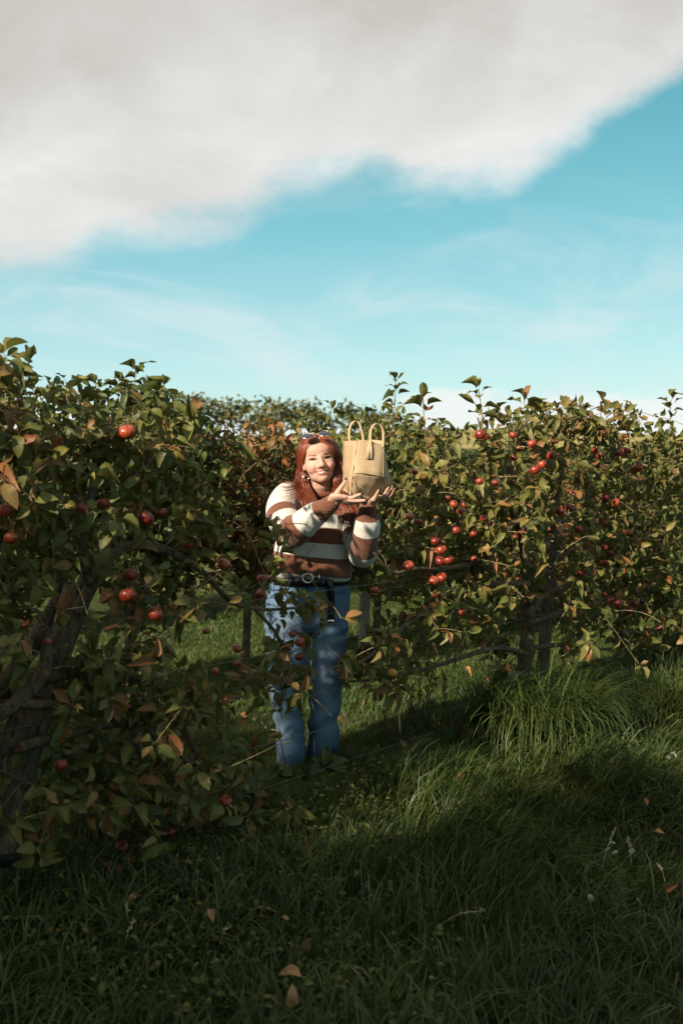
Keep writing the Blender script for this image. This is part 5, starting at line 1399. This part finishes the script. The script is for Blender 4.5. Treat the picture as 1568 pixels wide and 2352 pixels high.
# ------------------------------------------------------------------ grass tussock and broad weeds
tb = on_row(1225, 1745, 4.7, .33); tb[2] = gz(tb[0], tb[1])
n = 1700; a = rng.uniform(0, 6.28, n); rr = np.sqrt(rng.random(n)) * .34
px_, py_ = tb[0] + rr * np.cos(a), tb[1] + rr * np.sin(a)
hd_ = np.where(rng.random(n) < .72, rng.normal(-.85, 1.0, n), a + rng.normal(0, .5, n))
tus = empty('grass_tussock', tb, 'big tussock of long drooping grass at the foot of the weathered post', 'grass tussock')
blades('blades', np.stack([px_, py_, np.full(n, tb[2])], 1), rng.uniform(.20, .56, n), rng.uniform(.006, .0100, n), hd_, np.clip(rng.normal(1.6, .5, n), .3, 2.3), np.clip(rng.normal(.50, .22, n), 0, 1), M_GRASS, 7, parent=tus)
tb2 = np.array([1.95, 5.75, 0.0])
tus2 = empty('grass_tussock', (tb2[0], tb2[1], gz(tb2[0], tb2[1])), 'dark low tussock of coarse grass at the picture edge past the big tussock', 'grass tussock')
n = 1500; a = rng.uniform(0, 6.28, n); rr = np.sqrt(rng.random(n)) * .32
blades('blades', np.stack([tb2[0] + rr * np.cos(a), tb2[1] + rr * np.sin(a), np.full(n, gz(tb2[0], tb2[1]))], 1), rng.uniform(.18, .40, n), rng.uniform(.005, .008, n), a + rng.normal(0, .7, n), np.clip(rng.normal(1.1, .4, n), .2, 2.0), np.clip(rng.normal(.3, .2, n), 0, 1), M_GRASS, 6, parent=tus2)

M_DOCK = leaf_material('dock leaf', [(0.0, (.060, .095, .026)), (0.6, (.105, .145, .042)), (1.0, (.16, .17, .055))], under=(.12, .16, .07), trans=.3)


def broad_leaf(seed, rows=11):
    r_ = np.random.default_rng(seed); V, UV = [], []
    for u in np.linspace(0, 1, rows):
        wdt = .22 * (math.sin(math.pi * min(1, max(.02, u) ** .75)) ** .7 if u < 1 else .02) * (1 + .10 * math.sin(u * 19 + seed))
        for v in (-1, -.5, 0, .5, 1): V.append((u, v * wdt, -.30 * u * u + .10 * abs(v) * wdt * 4 + .022 * math.sin(u * 17 + v * 3 + seed) * abs(v))); UV.append((u, v))
    Fs = [[i * 5 + j, (i + 1) * 5 + j, (i + 1) * 5 + j + 1, i * 5 + j + 1] for i in range(rows - 1) for j in range(4)]
    return np.array(V), np.array(Fs), np.array(UV)


def dock(base_px, label, leaves, seed):
    b = on_ground(*base_px); b[2] = gz(b[0], b[1]); r_ = np.random.default_rng(seed)
    root = empty('dock_plant', b, label, 'dock plant', 'broad leaved dock plants in the grass')
    for i, (tpx, tpy, dy_, up_) in enumerate(leaves):
        tip = at(tpx, tpy, b[1] + dy_); st0 = b + np.array([r_.normal(0, .01), r_.normal(0, .01), .01]); d = tip - st0; s = np.linalg.norm(d)
        v, f, uv = broad_leaf(seed * 7 + i); nn_ = np.array([.1, -1.0, .5]) if up_ else np.array([0, -.35, 1.0]); Rm = leaf_frames(d[None], nn_[None])[0]
        v = v.copy(); v[:, 2] += .30 * v[:, 0]              # arch
        part('leaf', (v * s @ Rm.T + st0, f), M_DOCK, root, attrs={'leafuv': np.c_[uv, np.full(len(uv), r_.random())]})


dock((745, 1790), 'large upright dock plant with a wrinkled leaf hiding the feet in jeans', [(742, 1712, -.06, True), (716, 1740, -.08, True), (797, 1744, -.05, True), (785, 1772, -.12, True), (708, 1775, -.12, True)], 3)
dock((645, 1800), 'low dock plant spreading beneath the jeans leg on the sunny side', [(590, 1770, -.05, True), (560, 1795, -.10, True), (650, 1762, -.10, True), (672, 1782, -.12, True)], 4)
dock((868, 1765), 'small dock plant with one pointed leaf beside the dry stalks', [(868, 1708, -.02, True), (838, 1745, -.06, True), (895, 1752, -.06, True)], 5)
dock((560, 1850), 'dim dock plant under the hanging branch tip', [(520, 1815, -.02, True), (600, 1828, -.08, True), (580, 1850, -.1, True)], 6)
dock((150, 2125), 'shaded dock plant with rounded leaves low in the long grass', [(105, 2075, -.02, True), (150, 2072, -.05, True), (185, 2110, -.15, False), (120, 2130, -.2, False)], 9)

# ------------------------------------------------------------------ dried dock stalks
M_STALK = plain('dry rust stalk', (.085, .042, .022), .85, .15, var=.3)
M_SEED = plain('rust red dock seed', (.125, .045, .020), .85, .15, var=.4, scale=120)
M_STRAW = plain('pale straw stem', (.50, .40, .22), .7, .25, var=.2)
STALKS = [((883, 1744), (885, 1630), .62, 'rust stalk of dry dock seeds closest to the jeans'), ((940, 1695), (946, 1572), .80, 'thick dark rust stalk of dry seeds beside the pale straw stem'), ((962, 1650), (964, 1530), .7, 'tall thin rust stalk of dry seeds in the middle of the group'),
          ((1023, 1640), (1022, 1538), .6, 'dry dock stalk standing alone between the group and the tussock'), ((1072, 1740), (1066, 1668), .6, 'short rust stalk at the edge of the big grass tussock'), ((896, 1640), (893, 1552), .7, 'brown dry stalk right under the yellow apple'),
          ((588, 1745), (590, 1690), .8, 'short rust stalk beside the jeans leg under the hanging leaves'), ((572, 1806), (580, 1752), .8, 'lowest rust stalk beneath the jeans leg'), ((48, 1975), (44, 1830), .9, 'dark rust dock stalk standing below the leaning stake'), ((985, 1660), (990, 1560), .6, 'thin brown dry stalk behind the rust stalks')]
for i, ((bx, by), (tx, ty), dens, lab) in enumerate(STALKS):
    r_ = np.random.default_rng(300 + i); b = on_ground(bx, by); b[2] = gz(b[0], b[1]); t = at(tx, ty, b[1] + .03)
    root = empty('dock_stalk', b, lab, 'dry stalk', 'dry rust coloured dock stalks'); p = resample([b, (b + t) / 2 + r_.normal(0, .012, 3), t], 10)
    part('stem', tube(p, np.linspace(.004, .0018, 10), 6), M_STALK, root); ms_ = []
    Ls = np.linalg.norm(t - b)
    for s in range(int(150 * dens)):
        u = r_.uniform(.30, 1.0); clus = round(u * 14) / 14 * .7 + u * .3; q = p[min(9, int(clus * 9))] + (t - b) * (clus * 9 % 1) / 9 * 0 + r_.normal(0, .009 * (1.25 - u * .6), 3)
        q[2] = b[2] + (t[2] - b[2]) * clus + r_.normal(0, .006); ms_.append(ellipsoid(q, np.array([.0042, .0042, .0058]) * r_.uniform(.6, 1.1), 4))
    o = part('seeds', join(*ms_), M_SEED, root, kind='stuff')
b = on_ground(919, 1718); t = at(912, 1598, b[1]); rt = empty('straw_stem', b, 'pale straw coloured bare stem among the rust stalks', 'dry stem')
part('stem', tube(resample([b, (b + t) / 2 + np.array([.004, 0, 0]), t], 8), np.linspace(.0065, .0045, 8), 7), M_STRAW, rt); part('stem_tip', ellipsoid(t, (.008, .008, .010), 8), M_STRAW, rt)

# ------------------------------------------------------------------ fallen leaves, daisies
M_FALL = leaf_material('fallen leaf', [(0.0, (.20, .10, .045)), (0.4, (.36, .20, .09)), (0.7, (.42, .19, .07)), (1.0, (.40, .11, .04))], under=(.38, .24, .13), trans=.15)
FALL = [(702, 2169, 'tan leaf standing on edge in the long dark grass', .25, .10, True), (665, 2238, 'large curled brown leaf half sunk in the long grass', .30, .11, False), (670, 2292, 'crumpled reddish tan leaf nearest the photo bottom', .5, .10, True), (487, 2098, 'thin brown leaf caught on bent grass blades', .2, .09, False),
        (1058, 1779, 'long tan leaf before the big grass tussock', .45, .095, False), (1540, 2037, 'bright orange leaf by the picture edge in the grass', .95, .065, True), (1512, 1907, 'brownish orange leaf above the bright orange one', .8, .06, False), (1482, 1842, 'small orange brown leaf past the big tussock', .9, .055, True),
        (655, 2108, 'tiny pale brown leaf in the dark grass', .3, .05, False), (830, 1617, 'pale orange leaf lying on the mown lawn beside the jeans', .55, .09, False), (558, 1640, 'small orange leaf near the daisies on the lawn', .75, .07, False), (930, 1712, 'brown leaf hanging on the rust stalks', .5, .085, True),
        (1075, 1535, 'orange leaf on the lawn under the post tree', .7, .09, False), (1118, 1558, 'small red brown leaf on the lawn behind the tussock', .9, .07, False), (300, 2060, 'shaded rusty leaf under the apple cluster', .8, .07, False), (845, 1672, 'tan leaf on the lawn near the dock stalks', .4, .07, False),
        (355, 1720, 'pale leaf on the lawn seen through the gnarled tree', .4, .09, False), (1360, 1520, 'small yellow brown leaf on the lawn past the post', .5, .08, False), (1100, 1580, 'tan leaf on the lawn beneath the low branch', .35, .08, False)]
for i, (px, py, lab, rnd_, s, upr) in enumerate(FALL):
    r_ = np.random.default_rng(500 + i); z = .14 if py > 1830 else .10 if upr else .07; s = s * (.60 if py > 1830 else .75)
    q = on_ground(px, py, z); d = norm(np.array([r_.normal(), r_.normal(), r_.uniform(.8, 1.4) if upr else .1])); nn_ = np.array([.2, -1, .3]) if upr else np.array([.1, -.55, 1.0]) + r_.normal(0, .2, 3)
    tv, tf, tuv = TEMPL[(i * 3) % 8]; Rm = leaf_frames(d[None], nn_[None])[0]
    o = part('fallen_leaf', ((tv - [.5, 0, 0]) * s @ Rm.T + q, tf), M_FALL, None, attrs={'leafuv': np.c_[tuv, np.full(len(tuv), rnd_)]}); c0 = q
    o.data.transform(Matrix.Translation(Vector(-q))); o.location = q; tag(o, lab, 'fallen leaf', 'fallen leaves in the grass')
M_PETAL = plain('white petal', (.78, .77, .72), .7, .2, var=.05); M_EYE = plain('daisy yellow', (.55, .38, .05), .8, .2)
M_SBLADE = plain('flower stem green', (.06, .10, .03), .7, .2)
pv, pf = [], []
for k in range(13):
    a = 2 * math.pi * k / 13; d = np.array([math.cos(a), math.sin(a), .10]); s = np.array([-math.sin(a), math.cos(a), 0]); n0 = len(pv)
    pv += [d * .28, d * .7 + s * .19, d * 1.0 + np.array([0, 0, .06]), d * .7 - s * .19, d * .28 - np.array([0, 0, .05]), d * .7 - np.array([0, 0, .05])]; pf += [[n0, n0 + 1, n0 + 2, n0 + 3], [n0, n0 + 4, n0 + 5, n0 + 1], [n0, n0 + 3, n0 + 5, n0 + 4], [n0 + 1, n0 + 5, n0 + 2], [n0 + 3, n0 + 2, n0 + 5]]
ME_PET = mesh_from('petals', np.array(pv), pf, M_PETAL, False); ME_DEYE = mesh_from('flower_centre', *ellipsoid((0, 0, .05), (.30, .30, .18), 10), M_EYE)
ME_DST = mesh_from('stem', *tube(resample([(0, 0, 0), (.3, .1, -3), (.1, .3, -6)], 5), .10, 5), M_SBLADE)
DAISY = [(585, 1652, 'white daisy lowest on the far side of the lawn group by the jeans'), (602, 1662, 'white daisy second of the lawn group by the jeans'), (610, 1671, 'white daisy below the others of the lawn group by the jeans'), (628, 1677, 'white daisy touching the jeans leg'), (620, 1637, 'white daisy highest of the lawn group by the jeans'),
         (1545, 1729, 'white flower topmost of three at the picture edge past the tussock'), (1535, 1739, 'white flower lowest of three at the picture edge past the tussock'), (1551, 1736, 'white flower outermost of three at the picture edge past the tussock'), (1170, 1838, 'single tiny white flower below the big tussock'),
         (1406, 1936, 'white flower highest of the trio in the open grass'), (1394, 1950, 'white flower of the trio in the open grass leaning to the jeans side'), (1411, 1958, 'white flower lowest of the trio in the open grass'), (1450, 1955, 'pale buff flower head beside the white trio'), (1355, 2062, 'small yellowish flower alone in the grass'), (1465, 2068, 'small white flower low near the bright orange leaf'), (1107, 2090, 'tiny white bud on a long pale grass stem')]
for i, (px, py, lab) in enumerate(DAISY):
    far_ = py < 1700 and px < 700; z = .07 if far_ else .19; q = on_ground(px, py, z); s = .013 if far_ else .0115
    o = link('daisy', ME_PET, None, Vector(q)); o.scale = (s, s, s); o.rotation_euler = (R(38 + 15 * math.sin(i)), R(12 * math.sin(i * 2)), i); tag(o, lab, 'flower', 'small white flowers in the grass')
    link('flower_centre', ME_DEYE, o); st1 = link('stem', ME_DST, o)
# dead orange leaf held in the post tree
tv, tf, tuv = TEMPL[4]; q = on_row(1286, 1214, 4.7, .24); Rm = leaf_frames(np.array([[-.2, -.3, .9]]), np.array([[.3, -1, .2]]))[0]
o = part('dead_leaf', ((tv - [.5, 0, 0]) * .075 @ Rm.T, tf), M_FALL, None, attrs={'leafuv': np.c_[tuv, np.full(len(tuv), .62)]}); o.location = q; tag(o, 'bright orange dead leaf caught on a twig before the weathered post', 'dead leaf')
# flowering grass stems, one mass
sm_ = []
for (bx, by), (tx, ty) in [((295, 2150), (292, 2075)), ((560, 2110), (622, 2088)), ((640, 2100), (580, 2090)), ((500, 2180), (528, 2130)), ((280, 2200), (308, 2115)), ((540, 2100), (480, 2092)), ((990, 2140), (1105, 2092)), ((1380, 2000), (1412, 1905)), ((1450, 1990), (1440, 1925)), ((1530, 2040), (1508, 1985))]:
    b = on_ground(bx, by, .05); t = at(tx, ty, b[1] + .04); p = resample([b, (b + t) / 2 + np.array([0, 0, .02]), t], 10); sm_.append(tube(p, .0011, 4, caps=False))
    for s in range(16): sm_.append(ellipsoid(p[5 + s % 5] + rng.normal(0, .0035, 3), (.0020, .0020, .0042), 4))
o = part('flowering_grass', join(*sm_), M_STRAW, None); o['kind'] = 'stuff'
